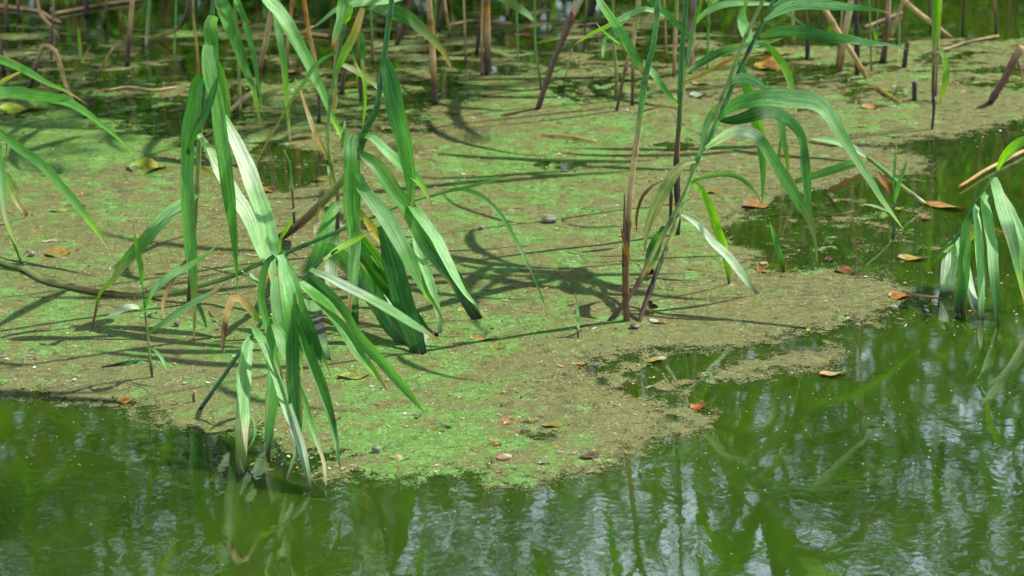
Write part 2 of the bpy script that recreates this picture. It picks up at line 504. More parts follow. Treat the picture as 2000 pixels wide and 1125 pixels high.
def extend(P, Rd, H, sway, seed):
    """Carry a stem on upward to height H."""
    rs = random.Random(seed)
    d = (P[-1] - P[-4]).normalized()
    d = (d + Vector((0, 0, .8))).normalized()
    p = P[-1].copy(); r = Rd[-1]
    n0 = len(P)
    steps = max(3, int((H - p.z) / .03)); r0 = r
    for i in range(steps):
        d = (d + Vector((sway[0], sway[1], .02)) * .02).normalized()
        p = p + d * .03
        r = r0 * (1 - .7 * (i + 1) / steps)
        P.append(p.copy()); Rd.append(max(r, .0008))
    return n0

def upper_leaves(root, P, n0, origin, seed, gap=.15, scale=1.0, start=.0, skip=0.0):
    rs = random.Random(seed)
    d = start; L = 0; az = rs.uniform(0, 6.28)
    for i in range(n0, len(P) - 1):
        L += (P[i] - P[i - 1]).length
        if L > d:
            d = L + gap * rs.uniform(.75, 1.25)
            az += math.pi + rs.uniform(-.7, .7)
            if rs.random() < skip: continue
            o = link('leaf', rs.choice(ARCH), root, P[i] - origin)
            o.rotation_euler = (rs.uniform(-.15, .15), rs.uniform(-.2, .2), az)
            s = rs.uniform(.75, 1.1) * scale
            o.scale = (s, s, s)

def reed(label, base, stem, sw, scols, leaves='', H=0, sway=(0, 0), gap=.15, upscale=1.0, skip=0.0, group='living reeds with green leaves', name='reed', cat='reed', Yoff=0.0, extra=(), start=0.03, lean=0.0):
    bp = ground(*base)
    root = link(name, None, None, bp)
    tag(root, label, cat, group)
    Y0 = bp.y + Yoff
    SEED[0] += 1
    sd = SEED[0]
    if stem:
        P, Rd = stem_points(stem, Y0, sw, lean); top = parse(stem.replace('G', '-999'))[0][-1][1]
        n0 = None
        if H: n0 = extend(P, Rd, H, sway, sd)
        V, F, cols, uvs = tube_mesh(P, Rd, [C[k] for k in scols], bp, .13, seed=sd, kn=n0)
        link('stem', make_mesh('stem', V, F, cols, uvs, M_STEM), root)
        if n0: upper_leaves(root, P, n0, bp, sd, gap, upscale, start, skip)
    for (s2, w2, c2) in extra:
        P, Rd = stem_points(s2, Y0, w2)
        V, F, cols, uvs = tube_mesh(P, Rd, [C[k] for k in c2], bp, .09, seed=sd + 1)
        link('side_shoot', make_mesh('side_shoot', V, F, cols, uvs, M_STEM), root)
    for line in leaves.strip().splitlines():
        if not line.strip(): continue
        off = 0.0
        if lean:
            y0 = float(line.strip().split()[0].split(',')[1])
            off = lean * (base[1] - y0) / (base[1] - top)
        add_leaf(root, line, Y0 + off, bp)
    return root

def stalk(label, s, width, cols, H=0, group='dead brown reed stalks', name='dead_reed_stalk', cat='reed stalk', sway=(0, 0), lying=False, gap=.14):
    pts, _ = parse(s.replace('G', '-999'))
    bp = ground(pts[0][0], pts[0][1])
    P, Rd = stem_points(s, bp.y, width if isinstance(width, (list, tuple)) else [width, width])
    SEED[0] += 1
    n0 = extend(P, Rd, H, sway, SEED[0]) if H else None
    V, F, cc, uvs = tube_mesh(P, Rd, [C[k] for k in cols], bp, gap, seed=SEED[0], kn=n0)
    return tag(link(name, make_mesh(name, V, F, cc, uvs, M_STEM), None, bp), label, cat, group)

# ------------------------------------------------------------------ setting: water, far bank, trees, reed bed
def water():
    xs = [-60, -6, 6, 60]; ys = [-30, 3, 12, 12.9]
    V = [(x, y, 0) for y in ys for x in xs]
    F = [(j * 4 + i, j * 4 + i + 1, (j + 1) * 4 + i + 1, (j + 1) * 4 + i) for j in range(3) for i in range(3)]
    tag(link('water', make_mesh('water', V, F, mat=M_WATER)), kind='structure')
water()
def far_bank():
    V = []; nx, ny = 60, 16
    for j in range(ny):
        for i in range(nx):
            x = -60 + 120 * i / (nx - 1); y = 12.2 + 50 * (j / (ny - 1)) ** 2
            z = -.25 + min(1.0, (y - 12.2) * .45) + .12 * mnoise.noise((x * .6, y * .6, 3))
            V.append((x, y, z))
    F = [(j * nx + i, j * nx + i + 1, (j + 1) * nx + i + 1, (j + 1) * nx + i) for j in range(ny - 1) for i in range(nx - 1)]
    tag(link('far_bank', make_mesh('far_bank', V, F, mat=simple('bank_earth', (.05, .075, .022), .9, .5, 6))), kind='structure')
far_bank()

M_CROWN = simple('tree_foliage', (.060, .150, .018), .5, .45, 3.0, .5)
M_BARK = simple('tree_bark', (.11, .085, .06), .9, .4, 9)
def tree(x, y, h, rx, rz, nclump, per, label, seed, low=.25, kind='tree', grp='trees on the far bank', shift=(0, 0)):
    r = np.random.default_rng(seed); rs = random.Random(seed)
    root = link(kind, None, None, (x, y, .3)); tag(root, label, kind, grp)
    V, F, cc, uvs = [], [], [], []
    P = [Vector((.12 * math.sin(i * .6 + seed) + shift[0] * (i / 11) ** 1.6, .1 * math.cos(i * .5) + shift[1] * (i / 11) ** 1.6, h * .85 * i / 11)) for i in range(12)]
    V, F, cc, uvs = tube_mesh(P, [.17 * (1 - .8 * i / 11) for i in range(12)], [C['b']], Vector((0, 0, 0)), 0, 9)
    for k in range(9):
        b = P[3 + k % 8]; a = rs.uniform(0, 6.28); L = rx * rs.uniform(.5, .9)
        Q = [b + Vector((math.cos(a), math.sin(a), .45 + .1 * i)) * (L * i / 5) for i in range(6)]
        v2, f2, c2, u2 = tube_mesh(Q, [.05 * (1 - .8 * i / 5) for i in range(6)], [C['b']], Vector((0, 0, 0)), 0, 6)
        o = len(V); V += v2; F += [tuple(q + o for q in f) for f in f2]
    link('trunk', make_mesh('trunk', V, F, mat=M_BARK), root)
    cx = r.normal(size=(nclump, 3)); cx /= np.linalg.norm(cx, axis=1)[:, None]
    cx *= (r.random(nclump) ** .45)[:, None]
    cx = cx * [rx, rx, rz] + [shift[0], shift[1], h - rz]
    cx = cx[cx[:, 2] > low]
    n = len(cx) * per
    ctr = np.repeat(cx, per, 0) + r.normal(size=(n, 3)) * [.26, .26, .17]
    d1 = r.normal(size=(n, 3)); d1 /= np.linalg.norm(d1, axis=1)[:, None]
    d2 = np.cross(d1, r.normal(size=(n, 3))); d2 /= np.linalg.norm(d2, axis=1)[:, None]
    s = r.uniform(.045, .085, n)[:, None]
    q = np.stack([ctr - d1 * s, ctr + d2 * s * .45, ctr + d1 * s, ctr - d2 * s * .45], 1).reshape(-1, 3)
    me = bpy.data.meshes.new('crown')
    me.vertices.add(n * 4); me.vertices.foreach_set('co', q.astype(np.float32).ravel())
    me.loops.add(n * 4); me.loops.foreach_set('vertex_index', np.arange(n * 4, dtype=np.int32))
    me.polygons.add(n); me.polygons.foreach_set('loop_start', np.arange(0, n * 4, 4, dtype=np.int32))
    me.update(); me.validate(); me.materials.append(M_CROWN)
    link('crown', me, root)
tree(-4.2, 15.5, 7.6, 2.6, 3.5, 300, 60, 'broad dense tree on the far bank, leftmost of the row', 11)
tree(-1.5, 17.0, 8.4, 2.3, 3.8, 230, 60, 'tall dense tree on the far bank behind the left reeds', 12)
tree(1.0, 16.0, 4.7, 1.7, 1.9, 80, 60, 'thin crowned tree with sky gaps on the far bank at the middle', 13)
tree(3.3, 15.0, 6.4, 2.0, 2.8, 110, 60, 'round open tree on the far bank, rightmost of the row', 14)
tree(2.9, 20.0, 5.2, 1.6, 2.0, 90, 60, 'low bushy tree set back behind the right trees', 15)

for k_, (bx_, by_, bh_, br_) in enumerate(((-3.4, 13.4, 2.9, 1.5), (-.9, 13.8, 2.5, 1.4), (1.3, 13.6, 2.2, 1.3), (3.6, 13.3, 2.7, 1.5))):
    tree(bx_, by_, bh_, br_, bh_ * .55, 150, 60, ('wide dense bush at the foot of the leftmost bank tree', 'rounded bush at the foot of the tall dense bank tree', 'low bush below the thin crowned bank tree', 'wide bush below the rightmost bank tree')[k_], 31 + k_, .1, 'bush', 'bushes on the far bank')
tree(3.0, 12.9, 5.6, 1.9, .8, 95, 50, 'unseen leaning tree added to cast dappled shade over the back reeds and water', 41, .5, shift=(-.8, -2.9))  # added out of view, crown shifted so its shade falls on the back water
def reed_bed():
    rs = random.Random(55)
    V, F, cc, uv = [], [], [], []
    def add(m):
        o = len(V); V.extend(m[0]); F.extend([tuple(q + o for q in f) for f in m[1]]); cc.extend(m[2]); uv.extend(m[3])
    for k in range(420):
        x, y = (rs.uniform(-3.6, 3.4) if k < 330 else rs.uniform(.5, 2.6)), rs.uniform(8.75, 11.6)
        h = rs.uniform(1.4, 2.6); lx, ly = rs.uniform(-.25, .25), rs.uniform(-.2, .1)
        P = [Vector((x + lx * (i / 9) ** 2, y + ly * (i / 9) ** 2, h * i / 9)) for i in range(10)]
        add(tube_mesh(P, [.006 - .0004 * i for i in range(10)], [C['b'], C['t'], C['n'], C['g']], Vector((0, 0, 0)), 0, 5))
        az = rs.uniform(0, 6.28)
        for q in range(rs.randint(8, 11)):
            az += math.pi + rs.uniform(-.7, .7)
            b = P[rs.randint(2, 9)]
            rise, droop, L = R(rs.uniform(30, 70)), R(rs.uniform(80, 150)), rs.uniform(.32, .5)
            p = b.copy(); ang = rise; PP, W = [], []
            for i in range(8):
                t = i / 7
                PP.append(p.copy()); W.append(.012 * interp_keys([.5, .95, 1, .9, .65, .35, .04], t))
                ang -= droop / 8 * (.4 + 1.3 * t)
                p = p + Vector((math.cos(ang) * math.cos(az), math.cos(ang) * math.sin(az), math.sin(ang))) * (L / 8)
            add(blade_mesh(PP, W, [C[rs.choice('gggdpl')], C['g']], rs.uniform(-.6, .6), .25, Vector((0, 0, 0)), k * 31 + q, side=Vector((.1, -.3, 1)).normalized()))
    tag(link('reed_bed', make_mesh('reed_bed', V, F, cc, uv, M_LEAF)), 'thick bed of green reeds beyond the top edge, mirrored in the water', 'reed bed', kind='stuff')
reed_bed()

# ------------------------------------------------------------------ floating algae mats
def vnoise(x, y, seed):
    xi = np.floor(x).astype(np.int64); yi = np.floor(y).astype(np.int64)
    fx = x - xi; fy = y - yi; fx = fx * fx * (3 - 2 * fx); fy = fy * fy * (3 - 2 * fy)
    def h(a, b):
        v = (a * 374761393 + b * 668265263 + seed * 1442695041) & 0x7fffffff
        v = ((v ^ (v >> 13)) * 1274126177) & 0x7fffffff
        return ((v ^ (v >> 16)) & 0xffff) / 65535.0
    return (h(xi, yi) * (1 - fx) + h(xi + 1, yi) * fx) * (1 - fy) + (h(xi, yi + 1) * (1 - fx) + h(xi + 1, yi + 1) * fx) * fy
def fbm(x, y, f, seed, octv=4):
    s = 0; a = 1; tot = 0
    for k in range(octv):
        s = s + a * vnoise(x * f + 13.7 * k, y * f + 7.1 * k, seed + k); tot += a; a *= .55; f *= 2.03
    return s / tot
def sdist(X, Y, poly):
    """Signed distance in metres to an outline lying on the water (inside positive)."""
    pts = [ground(*p) for p in poly]
    ins = np.zeros(X.shape, bool); d2 = np.full(X.shape, 1e9)
    for a, b in zip(pts, pts[1:] + pts[:1]):
        ax, ay, bx, by = a.x, a.y, b.x, b.y
        dx, dy = bx - ax, by - ay
        t = np.clip(((X - ax) * dx + (Y - ay) * dy) / (dx * dx + dy * dy + 1e-12), 0, 1)
        d2 = np.minimum(d2, (X - ax - t * dx) ** 2 + (Y - ay - t * dy) ** 2)
        c = (ay > Y) != (by > Y)
        ins ^= c & (X < (bx - ax) * (Y - ay) / (by - ay + 1e-12) + ax)
    d = np.sqrt(d2)
    return np.where(ins, d, -d)

MAIN = [(-500, 735), (0, 757), (60, 762), (140, 777), (220, 787), (300, 796), (338, 830), (400, 848), (450, 845), (490, 838), (515, 862), (560, 888), (610, 882),
        (645, 898), (690, 915), (740, 928), (800, 932), (860, 926), (930, 918), (980, 934), (1060, 938), (1130, 922), (1200, 902), (1238, 880), (1270, 862),
        (1320, 852), (1352, 830), (1330, 800), (1300, 775), (1240, 745), (1180, 715), (1200, 695), (1300, 688), (1400, 687), (1500, 668), (1600, 652), (1700, 628), (1760, 600),
        (1797, 580), (1765, 560), (1700, 542), (1620, 525), (1540, 531), (1490, 522), (1462, 482), (1420, 455), (1412, 432), (1470, 408), (1500, 386), (1560, 372),
        (1620, 362), (1650, 346), (1720, 350), (1780, 346), (1815, 325), (1795, 303), (1720, 292), (1640, 281), (1740, 279), (1830, 270), (1900, 252), (2000, 236),
        (2500, 205), (2500, 130), (2000, 150), (1900, 136), (1750, 112), (1600, 124), (1400, 140), (1200, 132), (1100, 112), (1000, 130), (900, 152), (850, 210), (780, 222),
        (700, 216), (600, 205), (500, 216), (430, 250), (330, 262), (240, 236), (120, 226), (0, 235), (-500, 220)]
PATCHY = [(-500, 20), (0, 40), (400, 45), (800, 20), (1200, 20), (1600, 60), (1900, 70), (2400, 60), (2400, 160), (1900, 150), (1500, 160), (1000, 150), (820, 240), (500, 235), (250, 250), (-500, 245)]
HOLES = [([(478, 290), (555, 276), (640, 292), (668, 330), (622, 368), (560, 376), (500, 366), (470, 330)], 1.0),
         ([(330, 262), (420, 258), (430, 300), (380, 345), (330, 320)], .55),
         ([(1010, 303), (1100, 308), (1195, 322), (1190, 337), (1100, 335), (1015, 330)], .62),
         ([(30, 330), (130, 322), (170, 345), (120, 362), (40, 358)], .56),
         ([(1150, 700), (1290, 695), (1360, 760), (1345, 815), (1260, 800), (1190, 765)], .52),
         ([(1230, 760), (1330, 720), (1390, 735), (1350, 830), (1290, 830)], .55),
         ([(640, 236), (760, 232), (900, 250), (880, 272), (700, 268)], .58),
         ([(1060, 165), (1200, 150), (1260, 175), (1150, 205), (1050, 200)], .60),
         ([(180, 195), (380, 190), (420, 225), (300, 240), (170, 228)], .75),
         ([(800, 300), (960, 318), (940, 334), (800, 322)], .50),
         ([(1480, 215), (1620, 205), (1640, 232), (1500, 245)], .55),
         ([(1140, 705), (1180, 700), (1200, 745), (1160, 760)], .62),
         ([(1020, 840), (1110, 835), (1130, 855), (1060, 878), (1015, 872)], .72),
         ([(1640, 150), (1800, 165), (1800, 200), (1700, 215), (1640, 190)], .55),
         ([(570, 905), (650, 880), (690, 905), (640, 930)], .5),
         ([(1270, 280), (1420, 250), (1420, 275), (1290, 300)], .58),
         ([(450, 600), (640, 590), (640, 700), (470, 700)], .22),
         ([(1640, 235), (1740, 240), (1735, 262), (1650, 262)], .3)]
SCUM = [([(1330, 690), (1700, 640), (1730, 600), (1680, 690), (1640, 720), (1380, 775)], .32), ([(690, 905), (1000, 915), (1330, 840), (1340, 880), (1130, 955), (900, 965), (700, 960)], .27),
        ([(1420, 400), (1650, 360), (1860, 420), (1860, 520), (1700, 545), (1480, 520)], .28), ([(1780, 100), (1990, 95), (1990, 140), (1850, 135)], .33), ([(1750, 580), (1880, 570), (1860, 610), (1740, 650)], .27),
        ([(280, 795), (470, 840), (420, 870), (300, 830)], .30)]
ISLES = [('algae_islet', 'long olive algae raft in the open water below the mat\'s right lobe', [(1366, 728), (1450, 706), (1550, 690), (1640, 672), (1652, 690), (1600, 714), (1500, 731), (1420, 746), (1400, 760), (1372, 752)]),
         ('algae_islet', 'small algae raft beside the fallen reed tip', [(1605, 425), (1660, 407), (1705, 425), (1660, 440)]),
         ('algae_islet', 'pale green scrap of algae beneath the front reed leaves', [(600, 930), (650, 919), (668, 934), (640, 951), (600, 947)]),
         ('algae_islet', 'round algae scrap off the mat\'s left edge', [(291, 812), (312, 803), (328, 809), (318, 819), (296, 820)]),
         ('algae_islet', 'thin algae scrap left of the drooping right-hand reed', [(1690, 538), (1715, 530), (1722, 545), (1700, 548)])]

def algae(name, polys, x0, x1, y0, y1, dx, dy, label, main=False):
    nx, ny = int((x1 - x0) / dx) + 1, int((y1 - y0) / dy) + 1
    X, Y = np.meshgrid(np.linspace(x0, x1, nx), np.linspace(y0, y1, ny))
    n1 = fbm(X, Y, 9, 3, 5) - .5; n2 = fbm(X, Y, 34, 9, 4) - .5
    sd = sdist(X, Y, polys)
    sd = sd + n1 * .13 + n2 * .045
    cov = np.clip(.5 + sd / .16, 0, 1.35)
    if main:
        pt = sdist(X, Y, PATCHY)
        streak = fbm(X * .45, Y, 10, 21, 4) - .5
        back = np.clip((Y - ground(1000, 330).y) / (ground(1000, 130).y - ground(1000, 330).y), 0, 1)
        cov = cov * (1 - back) + np.minimum(cov, .60 + streak * 2.2 + n2) * back
        cov = np.maximum(cov, np.clip(.5 + pt / .3, 0, 1) * (.44 + streak * 1.5 + (fbm(X * .5, Y * .8, 26, 63, 3) - .5) * 2.0))
        for hp, amt in HOLES:
            hs = sdist(X, Y, hp) + n1 * .12 + n2 * .05
            wgt = np.clip(.5 + hs / .09, 0, 1); cov = cov * (1 - wgt) + (1.04 - amt + n2 * 1.6) * wgt
        for sp, amt in SCUM:
            ss = sdist(X, Y, sp)
            cov = np.maximum(cov, np.clip(.5 + ss / .08, 0, 1) * (amt + n2 * 1.1))
    grn = .20 + (fbm(X * .75, Y, 3.1, 40, 3) - .5) * 1.1
    if main:
        for (px, py, r, v) in GREENS:
            q = ground(px, py)
            grn = grn + v * np.exp(-(((X - q.x) / r) ** 2 + ((Y - q.y) / (r * 1.25)) ** 2))
    z = .001 + .007 * np.clip(fbm(X, Y, 6, 77, 3) - .42, 0, 1) + .002 * (fbm(X, Y, 26, 78, 3) - .3)
    z = z * np.clip((cov - .45) / .7, .05, 1) + .0006
    z = np.maximum(z, .0006)
    keep = cov > .10
    fk = keep[:-1, :-1] | keep[1:, :-1] | keep[:-1, 1:] | keep[1:, 1:]
    jj, ii = np.nonzero(fk)
    idx = np.arange(nx * ny).reshape(ny, nx)
    quad = np.stack([idx[jj, ii], idx[jj, ii + 1], idx[jj + 1, ii + 1], idx[jj + 1, ii]], 1)
    used, inv = np.unique(quad, return_inverse=True)
    co = np.stack([X.ravel(), Y.ravel(), z.ravel()], 1)[used].astype(np.float32)
    me = bpy.data.meshes.new(name); n = len(quad)
    me.vertices.add(len(co)); me.vertices.foreach_set('co', co.ravel())
    me.loops.add(n * 4); me.loops.foreach_set('vertex_index', inv.ravel().astype(np.int32))
    me.polygons.add(n); me.polygons.foreach_set('loop_start', np.arange(0, n * 4, 4, dtype=np.int32))
    me.polygons.foreach_set('use_smooth', np.ones(n, bool))
    me.update()
    for nm, arr in (('cov', cov), ('grn', grn)):
        a = me.attributes.new(nm, 'FLOAT', 'POINT'); a.data.foreach_set('value', arr.ravel()[used].astype(np.float32))
    me.materials.append(M_MAT)
    return tag(link(name, me), label, 'algae', kind='stuff')
GREENS = [(60, 275, .30, .55), (200, 270, .25, .45), (620, 230, .16, .5), (990, 305, .07, .5), (1150, 240, .3, .15), (1240, 310, .2, .2), (820, 760, .3, .35), (1000, 740, .22, .25), (720, 870, .3, .18), (1050, 330, .2, .1),
          (300, 380, .2, .2), (1700, 245, .12, .45), (1740, 240, .1, .3), (60, 640, .3, .25), (1300, 560, .25, .2), (1000, 460, .3, .15), (450, 690, .1, .3), (1420, 620, .2, .1), (1650, 590, .2, -.12), (1130, 720, .12, -.5), (1230, 780, .2, -.45),
          (1300, 640, .2, -.1), (900, 850, .3, .05), (1180, 890, .15, -.25), (300, 600, .2, .1), (1900, 190, .3, -.2), (1000, 240, .2, -.15), (1480, 720, .3, -.1), (30, 700, .1, -.1)]
algae('algae_mat', MAIN, -2.3, 2.3, 4.5, 8.6, .0052, .0095, 'broad mottled green and brown algae mat floating round the reeds', True)
for nm, lb, poly in ISLES:
    g_ = [ground(*p) for p in poly]
    algae(nm, poly, min(p.x for p in g_) - .06, max(p.x for p in g_) + .06, min(p.y for p in g_) - .1, max(p.y for p in g_) + .1, .004, .006, lb)

# ------------------------------------------------------------------ the reeds
exec_order = []
# left edge
reed('reed at the left edge with three long leaves arching in over the algae', (-26, 452), '-26,452 -24,380 -28,280 -40,180 -70,90 -80,0', [10, 9, 8], 'bngg', """
-60,104 0,117 46,137 92,162 135,181 171,204 | 12,16,16,14,9,4,1 | ggggl | L | 0 -.12
-60,184 -30,176 0,181 36,185 96,194 142,206 199,245 242,281 276,316 | 14,22,23,22,18,12,8,4,1 | pgggl | L | -.02 -.25
-50,228 0,261 36,290 75,318 110,356 142,392 171,428 199,467 228,514 | 12,15,18,18,19,17,12,6,1 | pggggl | M | -.02 -.3
-30,190 0,163 25,148 44,139 57,133 | 7,9,8,5,2 | ggyt | M | 0 -.05
-5,280 0,318 4,360 7,407 12,430 21,457 32,490 43,517 g | 14,16,17,15,9,8,5,2 | gggnln | M | 0 -.1
10,340 16,356 30,385 46,410 53,424 g | 10,17,20,14,6 | gnct | L | .02 0
""", H=1.7, sway=(-.4, 0), extra=(('9,345 10,320 13,290 16,252', [4, 3, 2], 'nng'),))

# tall hanging clump on the left
reed('tall reed whose long folded leaves hang in a curtain left of centre', (368, 596), '368,596 371,560 376,480 384,380 391,256 404,120 415,20 418,-60', [9, 10, 10, 9, 8], 'kbnddd', """
404,88 402,97 404,120 408,150 420,199 430,270 437,320 443,362 449,410 456,460 460,510 464,566 | 20,27,28,26,28,27,27,24,18,11,6,1 | pggggggl | L | -.05 -.12
416,30 411,37 408,52 409,72 413,103 419,135 424,160 | 20,27,26,24,19,12,5 | pggd | L | -.04 -.03
414,118 424,124 431,150 436,200 439,250 444,290 449,320 | 10,18,24,24,20,12,3 | gggg | M | -.03 -.03
394,150 387,152 381,170 376,205 368,250 365,320 366,391 369,440 373,500 377,540 379,600 379,674 | 20,25,26,26,25,26,26,24,19,12,7,1 | ggggggnb | M | -.06 -.2
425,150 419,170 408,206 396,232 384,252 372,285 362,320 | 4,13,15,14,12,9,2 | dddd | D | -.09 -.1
428,215 437,231 447,255 460,280 484,338 498,377 514,421 527,470 533,520 538,580 | 10,20,27,32,33,33,33,29,22,6 | pwwppp | L | -.02 -.22
388,262 393,269 409,295 430,334 445,360 459,386 476,410 491,441 505,485 522,522 | 10,16,22,27,28,28,26,23,16,2 | pwwpp | L | -.03 -.16
384,326 396,331 409,338 420,346 428,352 | 8,11,10,6,2 | lyln | M | .06 .02
382,380 370,392 338,414 318,432 295,457 275,480 256,499 238,522 222,545 203,562 192,581 187,605 182,632 175,662 166,692 | 14,22,25,25,25,24,22,17,13,10,6,5,4,2,1 | pppggnlbbb | L | -.03 -.16
372,500 362,512 346,532 331,558 319,588 319,606 326,628 329,642 | 5,7,8,7,7,7,6,3 | bbtb | M | -.03 -.1
374,570 384,588 395,613 401,630 405,645 g | 6,10,9,6,2 | gddd | D | -.06 0
""", H=1.5, sway=(.1, -.2), gap=.3)

# fallen reed lying across
reed('long bent reed stem lying across the algae, its tip leaf arching over to the right', (267, 578), '-70,478,G 0,510,G 46,524,G 85,546,G 142,560,G 199,571,G 267,578,-.01 320,574,-.03 373,563,-.04 445,542,-.05 498,519,-.06 536,503,-.06 571,489,-.07 624,467,-.08 678,444,-.09 731,423,-.1 795,396,-.1 838,384,-.1 880,371,-.1', [12, 12, 11, 9, 7, 4], 'nnbnddgg', """
850,381 888,370 905,370 925,376 948,389 976,418 998,453 1021,496 1046,549 1058,580 1069,608 | 4,7,9,9,9,8,7,5,4,3,1 | ggggpgl | M | -.1 -.22
860,378 902,368 944,357 975,349 1020,342 | 3,6,6,4,1 | gggg | M | -.1 -.1
505,516 478,526 470,527 460,530 | 3,5,4,2 | ddd | D | -.08 -.08
470,526 486,537 505,555 520,572 | 4,9,9,2 | wpp | L | -.06 -.1
""", group='reeds bent down onto the water', name='bent_reed')
# small shoot left
reed('slim young reed shoot with four narrow leaves before the lying stem at left', (298, 741), '298,741 292,690 288,650 284,617 280,570 277,549', [5, 5, 4, 3], 'kndg', """
276,556 277,540 274,515 268,492 263,462 260,438 | 5,10,11,9,5,1 | gggl | M | 0 -.03
283,600 288,586 309,560 330,542 356,528 390,507 410,492 427,476 | 5,10,14,15,14,10,6,1 | gppgg | L | 0 .05
287,652 303,641 320,631 345,612 373,595 408,576 441,554 | 5,9,12,12,11,7,1 | gppp | L | 0 -.03
284,612 279,603 265,599 249,600 228,610 206,622 | 3,7,12,13,9,1 | gwww | L | 0 -.05
291,680 300,682 309,691 320,708 327,728 | 3,7,8,5,1 | gpp | L | 0 -.04
291,706 270,706 249,709 225,713 199,717 | 4,8,8,6,3 | gdkk | M | 0 -.01
""")

# central clump
reed('thick tall reed leaning up from the left, hung with many broad leaves at centre', (532, 473), '532,473 560,456 582,440 607,418,-.08 642,382,-.2 671,350,-.27 699,306,-.36 713,256,-.42 735,213,-.46 744,160,-.46 749,121,-.46 758,53,-.46 765,0,-.46 768,-50,-.46', [16, 16, 15, 14, 11, 11, 10], 'kbnddddd', """
742,126 750,122 762,158 772,215 781,250 789,284 795,315 800,345 802,388 801,402 | 22,29,33,35,34,31,28,23,17,10 | dddgggn | M | -.48 -.5
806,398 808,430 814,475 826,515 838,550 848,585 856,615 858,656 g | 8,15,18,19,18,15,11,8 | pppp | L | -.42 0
690,262 684,270 683,320 681,391 684,420 689,457 688,528 684,581 678,617 | 20,26,27,26,25,26,22,15,6 | pgggpp | L | -.50 -.55
698,312 697,345 697,421 696,492 697,530 698,565 | 12,15,15,14,9,2 | gggg | M | -.49 -.5
700,262 706,263 728,271 742,285 756,300 784,325 809,346 826,366 845,402 | 8,14,18,20,20,19,14,8,1 | gppggl | L | -.42 -.5
694,296 700,300 728,318 742,334 756,353 774,382 792,402 813,440 834,482 863,516 891,549 912,590 934,626 g | 14,24,28,30,31,31,30,31,31,30,27,24,19 | dgggdddd | M | -.44 0
798,396 810,410 838,450 852,470 863,492 877,520 888,542 909,574 926,592 940,607 955,625 | 12,20,21,21,21,19,16,11,7,3,1 | gppppp | L | -.46 -.62
700,340 704,361 716,378 730,397 746,416 760,437 784,482 806,524 831,571 845,590 854,606 862,620 868,636 | 14,24,27,29,30,30,30,28,21,14,9,5,1 | gpppggl | L | -.52 -.62
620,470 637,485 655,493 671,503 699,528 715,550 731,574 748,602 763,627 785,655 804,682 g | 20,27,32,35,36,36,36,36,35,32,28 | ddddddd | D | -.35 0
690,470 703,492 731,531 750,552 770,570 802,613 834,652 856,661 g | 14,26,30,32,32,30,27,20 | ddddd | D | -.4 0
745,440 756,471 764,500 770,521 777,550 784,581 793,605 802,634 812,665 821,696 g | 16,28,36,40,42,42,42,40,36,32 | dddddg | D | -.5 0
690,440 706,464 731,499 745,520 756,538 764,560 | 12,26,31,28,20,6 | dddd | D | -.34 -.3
700,410 706,418 728,453 742,468 756,485 770,501 781,517 787,532 | 7,12,16,16,15,12,7,1 | nyyyyt | L | -.51 -.5
684,395 671,400 656,404 648,410 639,439 631,460 624,482 616,503 608,523 600,558 | 10,18,22,24,25,26,25,22,16,5 | dgggdd | M | -.3 -.42
652,455 649,467 646,510 644,549 645,562 649,580 | 18,24,25,26,25,22 | gwpwp | L | -.2 -.28
596,575 603,580 607,600 610,627 617,660 624,688 632,710 g | 26,36,40,42,40,36,30 | dpssps | M | -.44 0
694,570 694,600 693,634 690,660 688,687 g | 10,14,15,14,12 | gddk | D | -.4 0
818,612 822,630 828,655 834,682 g | 6,12,15,12 | wwww | L | -.52 0
722,500 735,530 748,560 757,590 790,622 810,640 | 6,15,18,15,10,2 | wwpp | L | -.38 -.45
665,400 617,398 600,402 585,406 570,413 | 6,10,11,9,4 | cccc | L | -.1 0
628,402 624,410 620,424 616,442 614,458 | 6,9,10,7,2 | cccw | L | -.16 -.16
668,290 669,277 672,256 674,235 | 6,8,7,2 | ggg | M | -.38 -.38
""", H=1.6, sway=(.25, 0), gap=.28, extra=(('690,440,-.3 693,400,-.3 700,330,-.36', [7, 7, 6], 'ndd'),))

reed('slender reed with orange-edged and lime leaves just left of the thick leaning stem', (657, 500), '657,500 659,440 660,373 652,345 642,284 642,228 653,149 664,90 674,43 680,0', [7, 8, 8, 8, 7, 6], 'kbnngdg', """
708,16 700,40 692,64 674,100 666,118 658,136 653,155 | 10,15,16,16,15,11,4 | ttynlgn | L | -.04 -.05
656,103 632,114 610,135 596,158 578,181 562,208 546,235 532,260 518,284 505,310 496,330 | 5,7,8,8,7,6,5,4,3,2,1 | dggnnyyn | M | -.04 -.15
668,-8 665,36 659,52 653,70 648,92 | 16,21,19,14,2 | gppp | L | .02 0
686,10 681,26 677,36 672,48 | 6,13,13,4 | llll | M | -.06 -.06
690,108 698,130 710,154 713,188 712,220 706,256 | 1,4,7,6,4,1 | lllg | M | -.12 -.12
660,123 678,130 696,139 714,150 731,164 748,186 | 6,11,12,11,8,2 | pcnnc | L | .03 -.05
576,153 580,160 585,171 592,195 600,220 608,242 617,263 628,285 640,310 | 1,3,5,7,9,10,10,8,5 | tttctty | L | -.05 0
612,50 600,56 596,60 592,62 | 3,3,2,1 | ttt | M | 0 0
640,320 645,350 652,370 | 5,7,3 | gnn | M | 0 0
""", H=1.5, sway=(.1, .1), gap=.2)

